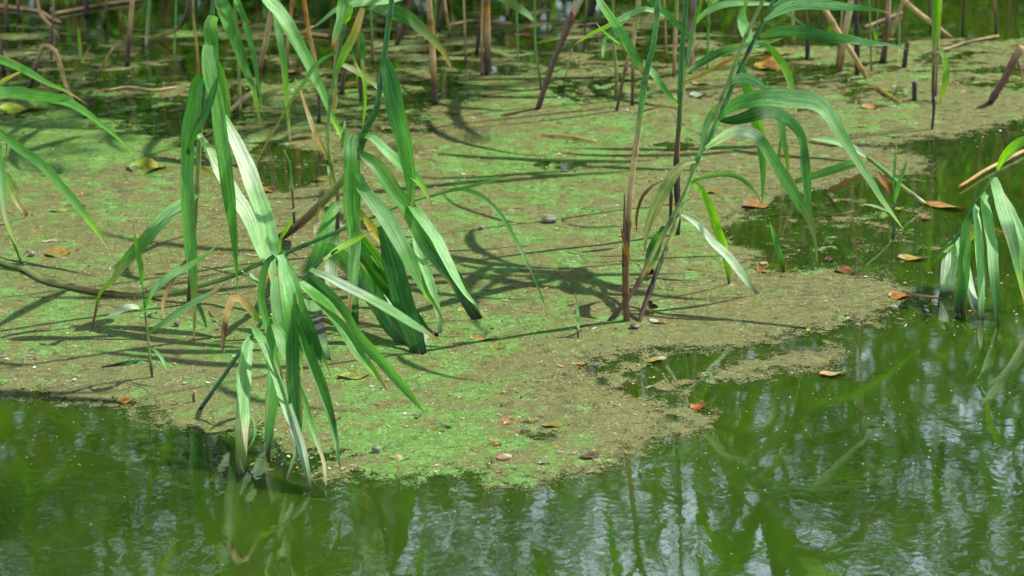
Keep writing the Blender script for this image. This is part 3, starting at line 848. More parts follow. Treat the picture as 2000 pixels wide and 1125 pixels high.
reed('reed behind the central clump with a wide pale leaf streaming left at the top edge', (705, 205), '705,205 703,150 700,90 706,30 716,-30', [7, 7, 6], 'kbng', """
790,-8 763,0 728,3 700,6 678,11 655,20 642,30 628,42 617,50 605,57 592,62 | 14,17,17,17,16,14,11,7,5,3,1 | wpppppt | L | -.2 -.25
716,12 749,18 774,27 792,34 806,43 831,64 844,76 856,89 866,102 873,114 884,139 | 14,22,27,28,26,22,18,14,11,8,2 | gpggnnyt | L | 0 -.05
698,64 700,90 701,117 704,130 710,140 | 20,27,27,22,10 | gdgy | M | .1 .1
702,115 703,150 706,190 704,208 | 12,16,12,5 | ngnn | M | .05 0
""", H=1.5, sway=(.2, .1), gap=.3)

reed('reed at upper left with broad leaves falling from above the picture toward the hanging clump', (470, 216), '470,216 467,150 462,53 458,0 456,-40', [5, 6, 6, 5], 'tngg', """
418,-30 428,0 437,22 445,42 453,65 460,86 467,108 480,143 488,160 494,178 502,215 511,256 | 14,26,29,28,24,21,17,13,10,8,5,1 | pgggggl | L | -.1 -.2
455,-30 462,0 470,20 477,38 491,89 497,116 501,143 507,180 514,222 | 8,12,12,12,11,9,7,4,1 | gggggl | M | -.08 -.2
510,-20 521,0 534,14 546,28 568,64 592,107 614,149 632,188 649,231 671,274 692,313 | 16,24,25,24,22,20,16,12,9,6,1 | ppggggl | L | -.3 -.5
530,-20 536,7 540,30 543,53 552,107 557,160 562,220 569,296 | 9,14,14,13,11,8,5,1 | gpgll | M | -.28 -.4
""", H=1.4, sway=(.1, 0), gap=.22)
stalk('thin green and brown twig with two prongs standing at the foot of the leaning stem', '575,442 573,398 568,341 566,320 555,293', [6, 5, 4, 2], 'kbndg', group='small reed sprouts', name='reed_sprout', cat='reed sprout')

# front clump
reed('front reed bent over on a dark diagonal stem, its long leaves dipping into open water', (390, 801), '390,801 410,772 427,748 462,698 498,649 521,615 571,570 610,526 642,499 660,487', [9, 9, 8, 6, 4], 'kddddd', """
632,508 650,494 667,483 699,466 714,458 729,450 | 4,9,11,11,7,1 | llll | M | -.02 .05
546,500 547,470 551,460 557,450 563,440 572,429 | 5,6,6,7,7,2 | llll | M | -.06 -.06
536,500 527,506 519,520 514,535 509,578 513,602 519,630 528,663 534,684 540,708 553,742 | 9,13,14,14,15,15,16,16,14,10,2 | dggggggg | M | -.10 -.2
546,498 550,504 552,520 555,540 562,575 567,605 569,640 570,688 572,745 577,796 582,835 583,872 | 14,22,30,32,30,28,27,28,28,25,16,2 | ppgddddd | M | -.14 -.24
550,500 556,510 571,542 579,570 586,597 594,620 604,644 624,691 646,734 | 8,16,20,22,24,23,20,12,1 | gpggddl | M | -.12 -.26
538,540 540,560 541,581 543,600 547,630 552,660 556,690 | 22,30,33,33,31,26,14 | ppppp | L | -.04 -.06
585,550 600,563 617,578 634,595 649,613 664,634 678,656 699,691 714,708 728,724 743,744 756,762 | 12,19,22,23,24,24,23,21,18,14,8,1 | pggggggl | L | -.12 -.34
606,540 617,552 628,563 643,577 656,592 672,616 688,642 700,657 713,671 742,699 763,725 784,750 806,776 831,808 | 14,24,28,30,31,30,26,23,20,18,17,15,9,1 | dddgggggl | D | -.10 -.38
606,526 622,533 642,542 668,556 696,570 722,584 749,599 776,615 802,632 830,648 858,664 | 8,14,17,18,18,18,18,17,14,9,1 | pwwwpppp | L | -.16 -.34
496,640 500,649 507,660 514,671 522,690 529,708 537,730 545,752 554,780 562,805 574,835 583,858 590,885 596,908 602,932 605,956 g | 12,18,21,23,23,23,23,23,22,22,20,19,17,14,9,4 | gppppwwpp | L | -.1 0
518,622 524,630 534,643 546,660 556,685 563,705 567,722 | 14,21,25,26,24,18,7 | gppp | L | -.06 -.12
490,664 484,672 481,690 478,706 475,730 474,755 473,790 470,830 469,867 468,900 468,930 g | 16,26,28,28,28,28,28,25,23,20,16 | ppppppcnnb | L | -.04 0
534,690 534,746 532,770 530,796 527,820 525,842 524,870 523,893 g | 18,25,26,25,24,20,14,9 | ggggdd | M | -.1 0
572,600 580,620 590,650 600,681 610,710 621,738 634,775 646,814 652,842 657,868 661,895 665,922 | 10,17,20,21,21,21,20,17,13,10,6,3 | gggggdpg | M | -.16 -.38
576,735 584,755 595,785 603,814 611,840 618,861 626,884 632,904 635,935 637,974 g | 6,10,12,12,11,9,7,6,5,3 | gggpcct | M | -.14 0
598,764 598,790 596,814 591,840 585,862 578,880 574,895 560,936 g | 4,6,7,7,7,7,6,3 | gggdd | M | -.12 0
484,800 491,809 496,822 498,842 494,860 484,878 | 2,4,5,5,4,1 | ppgd | M | -.02 -.04
580,660 583,672 586,690 588,710 590,728 593,746 | 4,6,7,6,4,1 | llll | M | -.1 -.14
508,628 500,619 489,604 478,592 470,584 458,581 450,590 445,604 440,622 437,650 434,687 | 8,13,16,16,15,14,13,12,11,9,3 | lntttttbbbk | L | -.06 -.16
556,490 549,500 545,512 548,525 | 10,14,14,4 | gdg | M | -.08 -.08
""")

# right group: five stems from one root
reed('straight reed stem, brown sheathed below and green above, left edge of the right-hand clump', (1224, 630), '1224,630 1222,563 1222,510 1228,421 1233,356 1245,267 1261,149 1276,85 1286,0 1291,-40', [13, 14, 13, 12, 12, 12, 11, 10], 'bbbttgdgg', """
1166,-12 1172,4 1185,24 1199,44 1214,68 1228,90 1239,110 1250,130 1260,147 | 8,14,16,17,18,18,17,14,8 | pggggggg | M | .0 .0
1254,120 1264,132 1278,147 1290,164 1302,181 1313,194 1325,205 | 9,12,12,12,11,9,3 | gpggl | L | .01 .06
1164,44 1178,60 1199,76 1214,88 1228,103 1256,122 | 1,4,7,7,6,3 | tlllng | M | .01 0
1213,446 1217,462 1224,485 1229,508 | 2,6,8,4 | bbb | D | -.02 -.02
1216,470 1221,500 1222,530 | 2,6,4 | tbb | M | -.02 -.02
""", H=1.6, sway=(.1, -.1), gap=.26, extra=(('1217,520,-.008 1219,440,-.01 1220,378,-.01', [6, 5, 3], 'bbb'),))
reed('olive diagonal reed stem crossing to the upper right, lower end nearest the straight brown stem', (1188, 630), '1188,630 1213,599 1245,556 1270,506 1306,439 1341,371 1359,320 1388,245 1420,167 1452,82 1491,0 1510,-40', [10, 10, 9, 9, 8, 8], 'kbnngnnng', """
1350,356 1358,352 1373,347 1400,342 1427,341 1444,347 1459,357 1474,375 1487,397 | 3,6,9,9,9,9,8,5,1 | ggggggl | M | -.02 -.1
1350,356 1356,357 1372,374 1381,393 1391,415 1398,439 1407,464 1413,485 1419,510 1422,530 1424,556 g | 7,12,15,16,17,17,17,15,12,9,4 | lllllllll | M | -.02 0
1330,419 1343,426 1356,435 1374,452 1391,475 1410,491 1427,508 1452,542 1480,576 g | 4,8,12,14,16,17,16,13,4 | wwwwwwp | L | -.02 0
1358,315 1346,316 1331,324 1318,338 1306,356 1296,372 1286,391 1279,405 1272,422 1266,440 1262,458 1258,493 | 7,12,18,22,24,24,22,20,16,11,7,1 | nnndnnnnb | M | -.01 -.15
1302,350 1288,356 1276,362 1256,382 1247,405 1243,425 1243,454 | 2,4,6,6,6,5,1 | bbbbb | M | 0 -.03
1296,442 1292,455 1284,468 1276,490 1268,514 1262,535 | 8,20,25,24,18,8 | dlddg | M | .04 .02
""", H=1.3, sway=(.5, 0), gap=.14, upscale=1.1, lean=.40)
reed('diagonal reed stem with a wide arching double leaf, right of the olive one', (1247, 632), '1247,632 1263,585 1284,528 1313,457 1331,403 1345,368 1356,320 1384,274 1409,220 1437,153 1466,92 1498,28 1515,-10 1528,-40', [10, 10, 9, 9, 8, 7], 'bknggdddg', """
1404,234 1412,224 1427,211 1444,201 1462,196 1480,192 1500,191 1522,191 1543,194 1566,195 1589,200 1605,209 1617,221 1635,250 1653,282 1678,320 1703,359 1720,388 1740,415 1764,447 | 8,17,25,30,34,36,36,34,31,28,24,20,18,16,14,13,11,9,5,1 | gggppppgggggll | L | -.02 -.26
1404,235 1430,236 1455,231 1480,223 1500,218 1516,220 1530,229 1545,240 1558,254 1567,272 1571,295 1573,330 1575,360 1578,400 1580,436 | 6,16,24,27,26,24,21,17,15,17,19,17,15,12,2 | dddwpggdggg | M | .02 -.08
1378,290 1386,284 1409,270 1425,261 1441,256 1458,257 1473,262 1487,278 1500,297 1521,331 1534,350 1546,370 1562,397 1578,421 1586,443 1594,485 1596,518 | 6,14,20,23,23,22,22,24,25,25,23,20,15,10,6,4,1 | pwwwdgggggnng | M | -.03 -.2
1440,122 1449,132 1456,160 1462,180 1468,195 1473,220 1478,245 1483,262 1489,300 1490,340 1489,398 | 8,17,20,21,21,20,18,14,10,7,1 | ggllgggg | M | .03 .0
1486,160 1500,172 1511,193 1519,216 1525,242 1530,275 1536,303 1541,350 | 8,13,15,15,13,10,7,1 | gggggl | M | .06 0
1521,252 1525,268 1522,300 1522,330 1526,360 1530,392 | 2,6,6,5,4,1 | gggn | M | .06 .04
1400,204 1394,212 1384,228 1378,243 1374,258 1372,272 1371,288 | 4,8,10,11,10,7,2 | gppg | L | 0 -.02
1418,168 1432,158 1448,153 1464,155 1480,163 1490,172 1499,186 | 4,12,18,19,16,11,2 | pppp | L | -.01 -.05
1481,86 1495,87 1508,97 1521,114 1530,128 1538,144 1545,168 1551,195 1558,230 | 4,10,14,16,15,12,9,5,1 | glllggl | M | -.02 -.1
1484,72 1500,66 1525,60 1553,61 1580,65 1607,71 1634,75 1660,78 1686,82 1713,85 1742,88 1772,95 | 6,18,22,24,24,22,19,16,11,7,4,1 | lggddgpppp | M | -.02 -.15
1492,40 1500,36 1518,24 1536,16 1560,11 1589,10 1625,11 1660,14 1688,17 1713,20 1748,27 | 5,14,19,20,20,19,16,12,8,5,1 | ppppppgg | L | -.02 -.12
1502,18 1515,12 1530,3 1550,-6 1580,-14 | 5,12,15,14,6 | pppp | L | 0 0
1500,11 1536,25 1552,36 1571,50 1588,60 1604,69 | 3,6,6,5,3,1 | gpgg | M | 0 0
1518,-18 1548,-60 1600,-95 1660,-100 1715,-70 1750,-16 | 16,30,36,34,24,3 | gllg | M | .0 -.05
1516,-24 1530,-80 1560,-140 1610,-180 1670,-190 1720,-160 | 14,30,36,34,24,3 | glgg | D | .02 .1
1514,-22 1500,-70 1478,-110 1440,-130 1400,-100 1380,-30 | 14,28,34,30,20,3 | gglg | M | .0 .05
1524,-40 1570,-130 1640,-210 1720,-250 1800,-240 1850,-190 | 14,30,36,34,22,3 | lggl | D | .0 -.1
1526,-46 1545,-150 1560,-220 1590,-270 1640,-290 | 14,28,32,24,3 | gllg | M | .0 .0
1512,-30 1492,-120 1470,-190 1430,-230 1385,-220 | 14,28,32,22,3 | gggl | D | .0 .1
1522,-34 1600,-60 1680,-50 1760,-30 1800,-14 | 14,28,30,18,3 | pggl | M | .05 .1
""", H=1.3, sway=(.55, -.1), gap=.12, upscale=1.1, lean=.45)
reed('upright dark green reed stem rising between the two diagonal ones', (1324, 462), '1324,462 1324,410 1320,350 1322,290 1327,231 1329,160 1334,71 1341,0 1344,-40', [9, 11, 10, 10, 11, 10, 9], 'kkkbddddd', """
1262,-14 1272,2 1295,21 1310,35 1325,50 1338,63 1352,77 | 9,12,13,13,12,10,4 | gggggg | M | .02 0
1330,60 1300,30 1277,21 1262,18 1249,20 1224,32 1199,46 1180,55 1160,64 1137,78 1114,93 | 3,6,8,10,10,10,9,8,6,4,1 | gppppll | L | .05 .0
1340,142 1362,128 1384,115 1406,103 1427,97 1446,93 1462,89 1480,85 1500,82 1516,78 1533,73 | 6,11,14,16,16,16,15,13,10,6,1 | pdddgpppg | M | -.01 -.02
1337,160 1356,153 1377,143 1400,130 1427,118 1455,110 1492,104 | 3,6,7,7,6,4,1 | yyyoyyo | L | 0 -.03
1322,236 1313,220 1302,213 1284,210 1262,216 1236,225 | 1,2,3,3,3,1 | ttbb | M | 0 0
1392,10 1386,4 1380,-6 1376,-20 | 5,11,13,10 | llll | M | .1 .1
""", H=1.6, sway=(.1, .1), gap=.26, extra=(('1309,440,-.005 1310,405,-.005 1311,368,-.006', [6, 7, 6], 'kkb'),))
reed('thin reed stem tight behind the upright dark green one, tan leaf sheath at its top', (1326, 400), '1326,400 1325,285 1332,203 1341,124 1350,80 1356,46 1362,15 1368,-30', [6, 7, 7, 7, 6], 'kbttggg', """
1357,46 1372,30 1384,22 1402,13 1420,8 1440,6 1462,7 1481,7 1502,8 1520,12 1532,19 | 6,9,12,13,13,12,11,9,7,4,1 | lppppppp | L | 0 -.03
1364,36 1366,20 1368,0 1372,-24 | 5,7,8,8 | llll | M | 0 0
1463,-14 1459,-2 1455,12 1450,24 1448,36 1452,54 1459,72 1462,84 1464,98 | 6,9,5,14,22,25,22,13,3 | wpgpppppw | L | -.2 -.2
""", H=1.4, sway=(.1, .2), gap=.18)
# leaf litter caught in the right-hand clump
# small sprouts
reed('tiny lone green sprout standing on the mat left of the right-hand clump', (1129, 662), '1129,662 1129,650 1128,640', [4, 4, 3], 'kkn', """
1129,648 1129,630 1128,613 1126,592 1123,567 | 4,7,6,4,1 | pppp | L | 0 0
1131,648 1127,643 1124,643 | 4,4,2 | kkk | D | 0 0
""", group='small reed sprouts', name='reed_sprout', cat='reed sprout')
reed('slim sprout with three upright blades in the dark water right of the algae mat', (1745, 466), '1745,466 1745,430 1745,390 1745,350 1746,310', [4, 4, 3, 2], 'kdgg', """
1745,356 1747,330 1749,305 1751,280 | 3,5,4,1 | gggg | M | 0 0
1746,398 1750,380 1756,358 1764,336 1771,312 | 4,9,9,6,1 | gggg | M | 0 0
1744,417 1728,410 1712,404 1687,398 | 3,5,5,1 | ppp | L | 0 0
""", group='small reed sprouts', name='reed_sprout', cat='reed sprout')
reed('short broad green blade with a blackened foot beside the mat\'s right notch', (1530, 532), '', [3], 'k', """
1504,434 1508,448 1512,460 1518,482 1524,500 1527,510 1530,532 g | 1,7,10,12,11,9,6 | ggdgdk | M | 0 0
""", group='small reed sprouts', name='reed_sprout', cat='reed sprout')
reed('small bright green sprout in the dark shaded water at upper left', (157, 124), '157,124 156,110 155,100', [3, 3, 2], 'kng', """
157,118 156,95 154,70 152,48 | 4,7,5,1 | llll | M | 0 0
162,118 168,105 177,88 | 2,3,1 | ttt | M | 0 0
""", group='small reed sprouts', name='reed_sprout', cat='reed sprout')

# right edge reed
reed('drooping reed at the right edge, its broad blunt leaves hanging into open water', (1842, 560), '1842,560 1838,520 1856,482 1877,450 1902,403 1934,354 1948,331 1960,310', [8, 8, 8, 7, 5, 3], 'kdddgg', """
1946,334 1954,318 1966,303 1982,288 2002,273 2030,262 | 4,13,20,20,12,3 | llll | M | 0 -.05
1862,472 1852,484 1840,498 1830,508 1821,518 | 8,12,13,11,5 | lgll | M | 0 -.08
1866,478 1857,490 1853,520 1850,545 1849,574 g | 22,30,33,31,24 | wwwwww | L | .02 0
1893,428 1888,434 1886,460 1884,492 1880,546 1876,580 1873,614 g | 14,19,22,23,24,24,22 | gpgggdd | M | -.03 0
1908,402 1904,406 1907,430 1909,457 1914,528 1916,575 1916,625 g | 10,15,16,16,14,13,10 | ppppppg | L | -.02 0
1926,378 1920,384 1925,410 1930,440 1936,475 1939,510 1944,575 1948,640 g | 12,19,21,21,20,17,11,6 | gpppddd | M | -.02 0
1938,346 1942,354 1949,380 1956,405 1973,457 1981,490 1987,521 1995,560 2001,594 | 14,22,25,25,23,19,13,8,3 | gppddgl | L | -.03 -.2
1950,372 1960,396 1980,440 1992,472 2002,506 2012,540 2024,585 | 12,24,27,28,26,20,6 | pppgdd | L | -.01 -.15
1868,462 1872,475 1880,505 1889,549 1896,580 1903,608 g | 10,16,17,17,17,13 | pppwww | L | .03 0
1894,440 1901,444 1899,456 1894,472 | 5,12,13,3 | yyly | M | .03 .03
""", group='reeds bent down onto the water', name='bent_reed', sway=(.2, 0))
# fallen reed right
reed('pale fallen reed stem at right with one dark leaf and one pale leaf', (1806, 397), '1806,397,G 1785,382,-.02 1763,366,-.03 1728,334,-.05 1692,306,-.06', [7, 9, 9, 8, 6], 'cnngn', """
1694,308 1676,295 1660,288 1640,281 1624,277 1600,273 1576,270 | 5,11,13,13,12,8,1 | pwwppp | L | -.06 -.06
1698,308 1692,314 1668,320 1642,328 1616,335 1589,343 1562,352 1538,360 g | 6,14,16,17,16,14,11,4 | wgddddd | M | -.06 0
1682,340 1668,348 1642,362 1625,370 1608,377 g | 4,9,10,8,3 | bbbb | M | -.03 0
1715,335 1722,350 1735,365 1745,380 1760,388 g | 5,12,14,10,4 | bobb | M | 0 0
1790,388 1800,392 1812,400 1820,404 | 5,6,5,1 | yyy | L | -.01 -.01
""", group='reeds bent down onto the water', name='bent_reed')

# slim leafy reeds in the upper band
reed('slim reed with one lime leaf and a slack second one, upper right by open water', (1820, 254), '1820,254 1824,213 1822,178 1824,107 1822,40 1822,-30', [5, 6, 7, 6, 5], 'kkbngg', """
1834,-20 1832,0 1829,40 1826,80 1822,112 | 10,14,14,12,5 | llll | M | -.02 -.02
1829,101 1836,98 1843,108 1847,126 1848,145 1844,170 1836,207 | 4,9,12,13,11,8,1 | plllll | M | 0 -.02
""", H=1.6, sway=(.15, 0), gap=.10, extra=(('1827,188,.02 1834,64,.02 1838,0,.02', [5, 5, 4], 'btt'),))
reed('thin green reed with one yellowing leaf leaning left, near the top middle', (1057, 176), '1057,176 1053,142 1046,89 1044,0 1042,-40', [5, 5, 5, 4], 'kngg', """
960,-22 980,-4 1000,10 1021,23 1034,33 1043,44 | 10,15,16,15,11,4 | ypnnpn | L | .02 0
1048,85 1070,78 1096,73 1130,72 1178,71 | 3,7,7,5,1 | lnctt | L | 0 0
""", H=1.5, sway=(.1, .1), gap=.2)
reed('thin green reed with a brown foot, between the leaning brown stalk and the right-hand clump', (1203, 198), '1203,198 1204,142 1197,71 1197,0 1196,-40', [7, 7, 6, 5], 'bngg', """
1199,78 1188,72 1181,76 1178,92 1177,112 | 3,7,7,6,3 | gpp | L | 0 0
1200,60 1212,50 1222,40 1235,28 | 3,5,5,2 | ppp | L | 0 0
""", H=1.6, sway=(.1, 0), gap=.18)
reed('slender olive reed standing just right of the upright dark green stem', (1316, 150), '1316,150 1318,90 1322,0 1323,-40', [7, 8, 7], 'btng', H=1.7, sway=(-.1, .1), gap=.18)
reed('slender green reed with a small curved leaf behind the long pale arching leaf', (1382, 136), '1382,136 1383,80 1384,21 1383,-40', [5, 5, 4], 'nggg', """
1382,70 1370,69 1357,72 | 4,6,2 | ppp | L | 0 0
1384,20 1394,6 1404,-10 | 4,9,8 | gpp | L | 0 0
1384,100 1395,96 1406,104 | 3,6,2 | pnn | L | 0 0
""", H=1.5, sway=(.1, .1), gap=.2)
reed('green sedge-like sprout under the pale leaf tips, upper right', (1713, 108), '1713,108 1713,60 1714,21', [3, 3, 2], 'ngg', """
1712,82 1709,68 1704,48 | 4,6,1 | lll | M | 0 0
1756,122 1757,80 1757,36 | 3,4,1 | ppp | L | .05 .05
""", group='small reed sprouts', name='reed_sprout', cat='reed sprout')
reed('green and tan reed stalk with a pale foot at upper left', (286, 88), '286,88 289,40 292,0 293,-40', [7, 8, 8], 'cngg', H=1.4, gap=.22)
reed('yellowish reed stalk rising left of the hanging clump', (388, 148), '388,148 384,89 377,21 380,-40', [5, 5, 4], 'oynt', H=1.2, gap=.3)

# ------------------------------------------------------------------ dead stalks
def ss(label, s, wd, cols, H=0, **k): return stalk(label, s, wd, cols, H, **k)
ss('brown stalk with a dark foot standing alone at upper left', '249,130 252,80 256,30 260,-20', [10, 9, 9], 'kbtt', .75)
ss('snapped tan stalk folded over in an upside-down V at the left', '58,172 66,140 76,110 84,88 92,88 101,94 110,103 123,149 134,178 144,201', [9, 9, 8, 9, 9, 8, 7], 'kbtttt')
ss('curved brown stalk bending into the water left of the top', '302,71,G 320,67,-.05 341,60,-.08 356,46,-.1 366,20,-.1 374,-20,-.1', [6, 8, 9, 10], 'yokbt', .5)
ss('tan stalk lying flat along the upper left water', '108,26,G 150,18,G 199,9,G 277,-2,G', [6, 7, 7], 'tbt', group='fallen stalks lying in the water')
ss('tan stalk lying across the top left corner', '-8,10,G 30,15,G 71,20,G 95,32,G 117,43,G', [7, 8, 6], 'ttt', group='fallen stalks lying in the water')
ss('forked tan stalk leaning over the one in the top left corner', '114,74,G 96,48,-.05 78,25,-.06 73,-10,-.06', [6, 7, 5], 'ttt', .3)
ss('black-footed stalk at the top left, in line with the tall hanging clump', '169,32 169,10 168,-20', [9, 9, 8], 'kkb', .6)
ss('dark stalk at the very left of the top edge', '16,62 13,30 10,-15', [7, 7, 7], 'kbt', .7)
ss('short dark stalk second from the left at the top edge', '39,43 36,20 32,-20', [6, 6, 6], 'kbt', .5)
ss('dark stalk poking in at the left edge', '7,140 4,110 -2,72 -8,60', [6, 6, 6], 'kbt')
ss('tan stalk leaning right beneath the thick leaning stem, half sunk', '402,267,G 420,252,-.06 437,228,-.1 465,202,-.14 491,181,-.16', [7, 9, 9, 8], 'btttt')
ss('thick tan stalk standing left of the broad falling leaves', '503,190 506,150 512,110 518,89 524,55 530,18 533,-25', [9, 10, 11, 12], 'kbttt', .9)
ss('tan stalk with a wet foot behind the falling leaves', '559,132 562,90 566,53 571,0 573,-30', [8, 8, 7], 'btoo', .8)
ss('orange-tan stalk right of the falling leaves', '623,242 623,178 617,128 603,60 594,0 590,-30', [8, 8, 8, 7], 'kbtoo', .9)
ss('golden stalk close beside the slender reed', '653,216 655,160 658,82 664,20 666,-20', [9, 9, 8, 7], 'ytoo', .8)
ss('dark stub in the shade behind the golden stalk', '668,182 671,150 676,115 680,80', [9, 9, 8, 6], 'kbbt')
ss('slanting dark stalk behind the thick leaning stem', '774,90 788,48 800,14 808,-18', [9, 9, 9], 'kbb', .6)
ss('tall tan stalk with a black foot right of the broad dark leaf', '850,205 847,142 843,71 838,0 836,-35', [11, 12, 12, 11], 'kbtott', 1.1)
ss('thin green stem against the tall tan stalk', '848,84 849,50 850,0 850,-30', [5, 5, 5], 'ngg', 1.0, name='reed_shoot', group='thin bare stems')
ss('dark stalk at the top edge right of the tall tan one', '857,62 861,35 866,7 868,-20', [7, 8, 8], 'kbb', .5)
ss('thin tan stalk crossing the dark one at the top edge', '879,70 873,35 868,0 865,-25', [5, 5, 5], 'btt', .5)
ss('thick tan stalk at the top middle with a darker foot', '950,147 952,100 952,71 951,30 950,-25', [11, 13, 13, 12], 'kbtot', 1.2)
ss('thin stem hugging the thick tan stalk', '941,148 941,90 942,36 943,-20', [6, 6, 5], 'btt', .9, group='thin bare stems')
ss('dark slanting stub left of the thick tan stalk', '931,104 935,75 939,40', [8, 9, 9], 'kkb')
ss('tan stalk alone between the thick one and the leaning one', '991,34 991,10 991,-25', [7, 8, 8], 'btt', .6)
ss('thick brown stalk leaning right, pale sheath round its upper end', '1050,215 1064,171 1085,110 1107,60 1120,24', [11, 12, 12, 13], 'kbbbb', 0)
ss('pale tan stalk standing in the brown sheath of the leaning stalk', '1119,27,-.03 1124,14,-.03 1133,-6,-.03 1140,-40,-.03', [17, 17, 14], 'tct', .8, group='thin bare stems')
ss('thin dry twig beside the leaning brown stalk', '1102,162 1107,138 1113,112 1118,96', [4, 3, 2], 'btt')
ss('blackened broken stub at the top edge near the middle', '1152,30 1157,14 1164,-15', [13, 15, 14], 'kkb', .3)
ss('thin tan stem slanting up left of the straight reed', '1204,218 1215,165 1228,107 1242,53 1249,0 1251,-30', [6, 7, 7, 6], 'kbtnn', 1.0)
ss('ochre stem beside the slanting thin one', '1235,207 1236,150 1237,90 1245,14 1248,-25', [7, 7, 8, 8], 'kbtyt', .9)
ss('pinkish-brown stalk behind the upright green stem', '1346,144 1350,71 1356,0 1358,-30', [13, 14, 13], 'bhbh', 1.0)
ss('long tan stalk slanting down to the right across the others, upper right', '1693,153 1664,103,-.02 1642,71,-.02 1617,28,-.02 1596,-4,-.02 1580,-30,-.02', [9, 11, 11, 10], 'ottttt', .45)
ss('pale tan upright stalk crossing the long slanting one', '1640,140 1645,105 1649,71 1664,-4 1670,-35', [11, 13, 13], 'btct', .9)
ss('short thin tan stub beside the crossing stalks', '1634,130 1639,90 1643,50 1645,20', [5, 6, 4], 'btt')
ss('black weathered stalk just right of the crossing stalks', '1674,147 1674,100 1674,71 1672,-20', [10, 11, 10], 'kkkb', .8)
ss('brown stalk with a swollen dark foot, upper right', '1724,122 1729,90 1732,60 1736,0 1738,-25', [14, 10, 10, 9], 'kbbhb', .9)
ss('tan stalk leaning behind the brown stalk with the swollen foot', '1741,70 1750,40 1763,4 1770,-20', [8, 8, 8], 'tth', .5)
ss('tan stalk slanting down right to the open water, upper right', '1860,76 1830,52 1802,32 1780,14 1755,-10', [7, 10, 11], 'btttt', .3)
ss('dark thin stem behind the lime leaf', '1818,62 1817,30 1816,-20', [6, 6, 6], 'kbb', .7, group='thin bare stems')
ss('dark stalk at the top of the arching pale leaves', '1577,116 1577,80 1574,40 1570,4 1568,-20', [9, 8, 7], 'kkbt', .6)
ss('thin tan stalk left of the dark one behind the arching leaves', '1551,84 1549,50 1546,-20', [6, 6, 6], 'ytt', .7)
ss('short black stump with a pale top, upper right', '1766,132 1769,105 1773,80', [10, 10, 9], 'kkb', group='broken stumps')
ss('stubby black stump standing alone in a dark gap of the mat', '1786,197 1786,178 1786,160', [10, 10, 10], 'kkk', group='broken stumps')
ss('stout brown stump leaning right at the right edge', '1932,204 1945,182 1959,160 1976,126 1996,90', [13, 14, 15, 15], 'kbbbt', group='broken stumps')
ss('short side branch hanging from the leaning stump', '1998,154,-.02 1992,134,-.02 1986,116,-.01', [5, 7, 7], 'tbb', group='broken stumps')
ss('red-brown stick lying in the open water at right', '1873,365,G 1900,348,G 1927,331,G 1998,295,G', [6, 7, 7], 'ott', group='fallen stalks lying in the water')
ss('thin orange stem lying in the water behind the drooping reed', '1930,445,G 1960,454,G 2010,470,G', [4, 4, 3], 'ooo', group='fallen stalks lying in the water')
ss('thin brown stick lying beside the orange leaf at the mat\'s right tip', '1770,572,G 1800,577,G 1836,583,G', [4, 5, 3], 'btb', group='fallen stalks lying in the water')
ss('orange stem sunk along the dark gap of the mat, upper right', '1713,170,G 1735,185,G 1760,200,G', [5, 6, 4], 'oyo', group='fallen stalks lying in the water')
ss('short brown twig end sticking up by the diagonal stem', '379,787 378,775 380,763', [6, 6, 5], 'bbt', group='broken stumps')
ss('thin stub standing in the shade under the central clump', '671,440 672,425 674,412', [3, 3, 2], 'btt', group='broken stumps')

# ------------------------------------------------------------------ floating dead leaves and lumps
def floater(label, px, py, ln, ang, asp, cols, curl=.06, lift=.002, name='floating_leaf', cat='leaf', group='dead leaves on the water', tilt=None):
    SEED[0] += 1
    rs = random.Random(SEED[0])
    p = ground(px, py); L = ln * pxm(p.y) * .9; W = L * asp
    nu, nv = 11, 7; V = []; cc = []; uvs = []
    keys = [C[k] for k in cols]
    ph = rs.uniform(0, 6)
    for i in range(nu):
        t = i / (nu - 1); prof = max(.03, math.sin(math.pi * t ** .85)) ** .7
        for j in range(nv):
            u = -1 + 2 * j / (nv - 1)
            x = (t - .5) * L; y = u * W * .5 * prof * (1 + .10 * math.sin(9 * t + ph + u))
            z = curl * W * (u * u) * prof * .55 + curl * L * .30 * (2 * t - 1) ** 2 + .06 * W * math.sin(7 * t + ph + 2 * u) - .04 * W * (1 - abs(u))
            V.append(Vector((x, y, z))); k = interp_keys(keys, min(1, max(0, t + .12 * math.sin(3 * u + ph))))
            cc.append(tuple(v * .8 * rs.uniform(.8, 1.1) for v in k)); uvs.append((t, u))
    F = [(i * nv + j, (i + 1) * nv + j, (i + 1) * nv + j + 1, i * nv + j + 1) for i in range(nu - 1) for j in range(nv - 1)]
    zmin = min(v.z for v in V)
    o = link(name, make_mesh(name, V, F, cc, uvs, M_DEB), None, (p.x, p.y, lift - zmin * .4))
    o.rotation_euler = (rs.uniform(-.12, .12) if tilt is None else tilt, rs.uniform(-.08, .08), R(ang))
    return tag(o, label, cat, group)
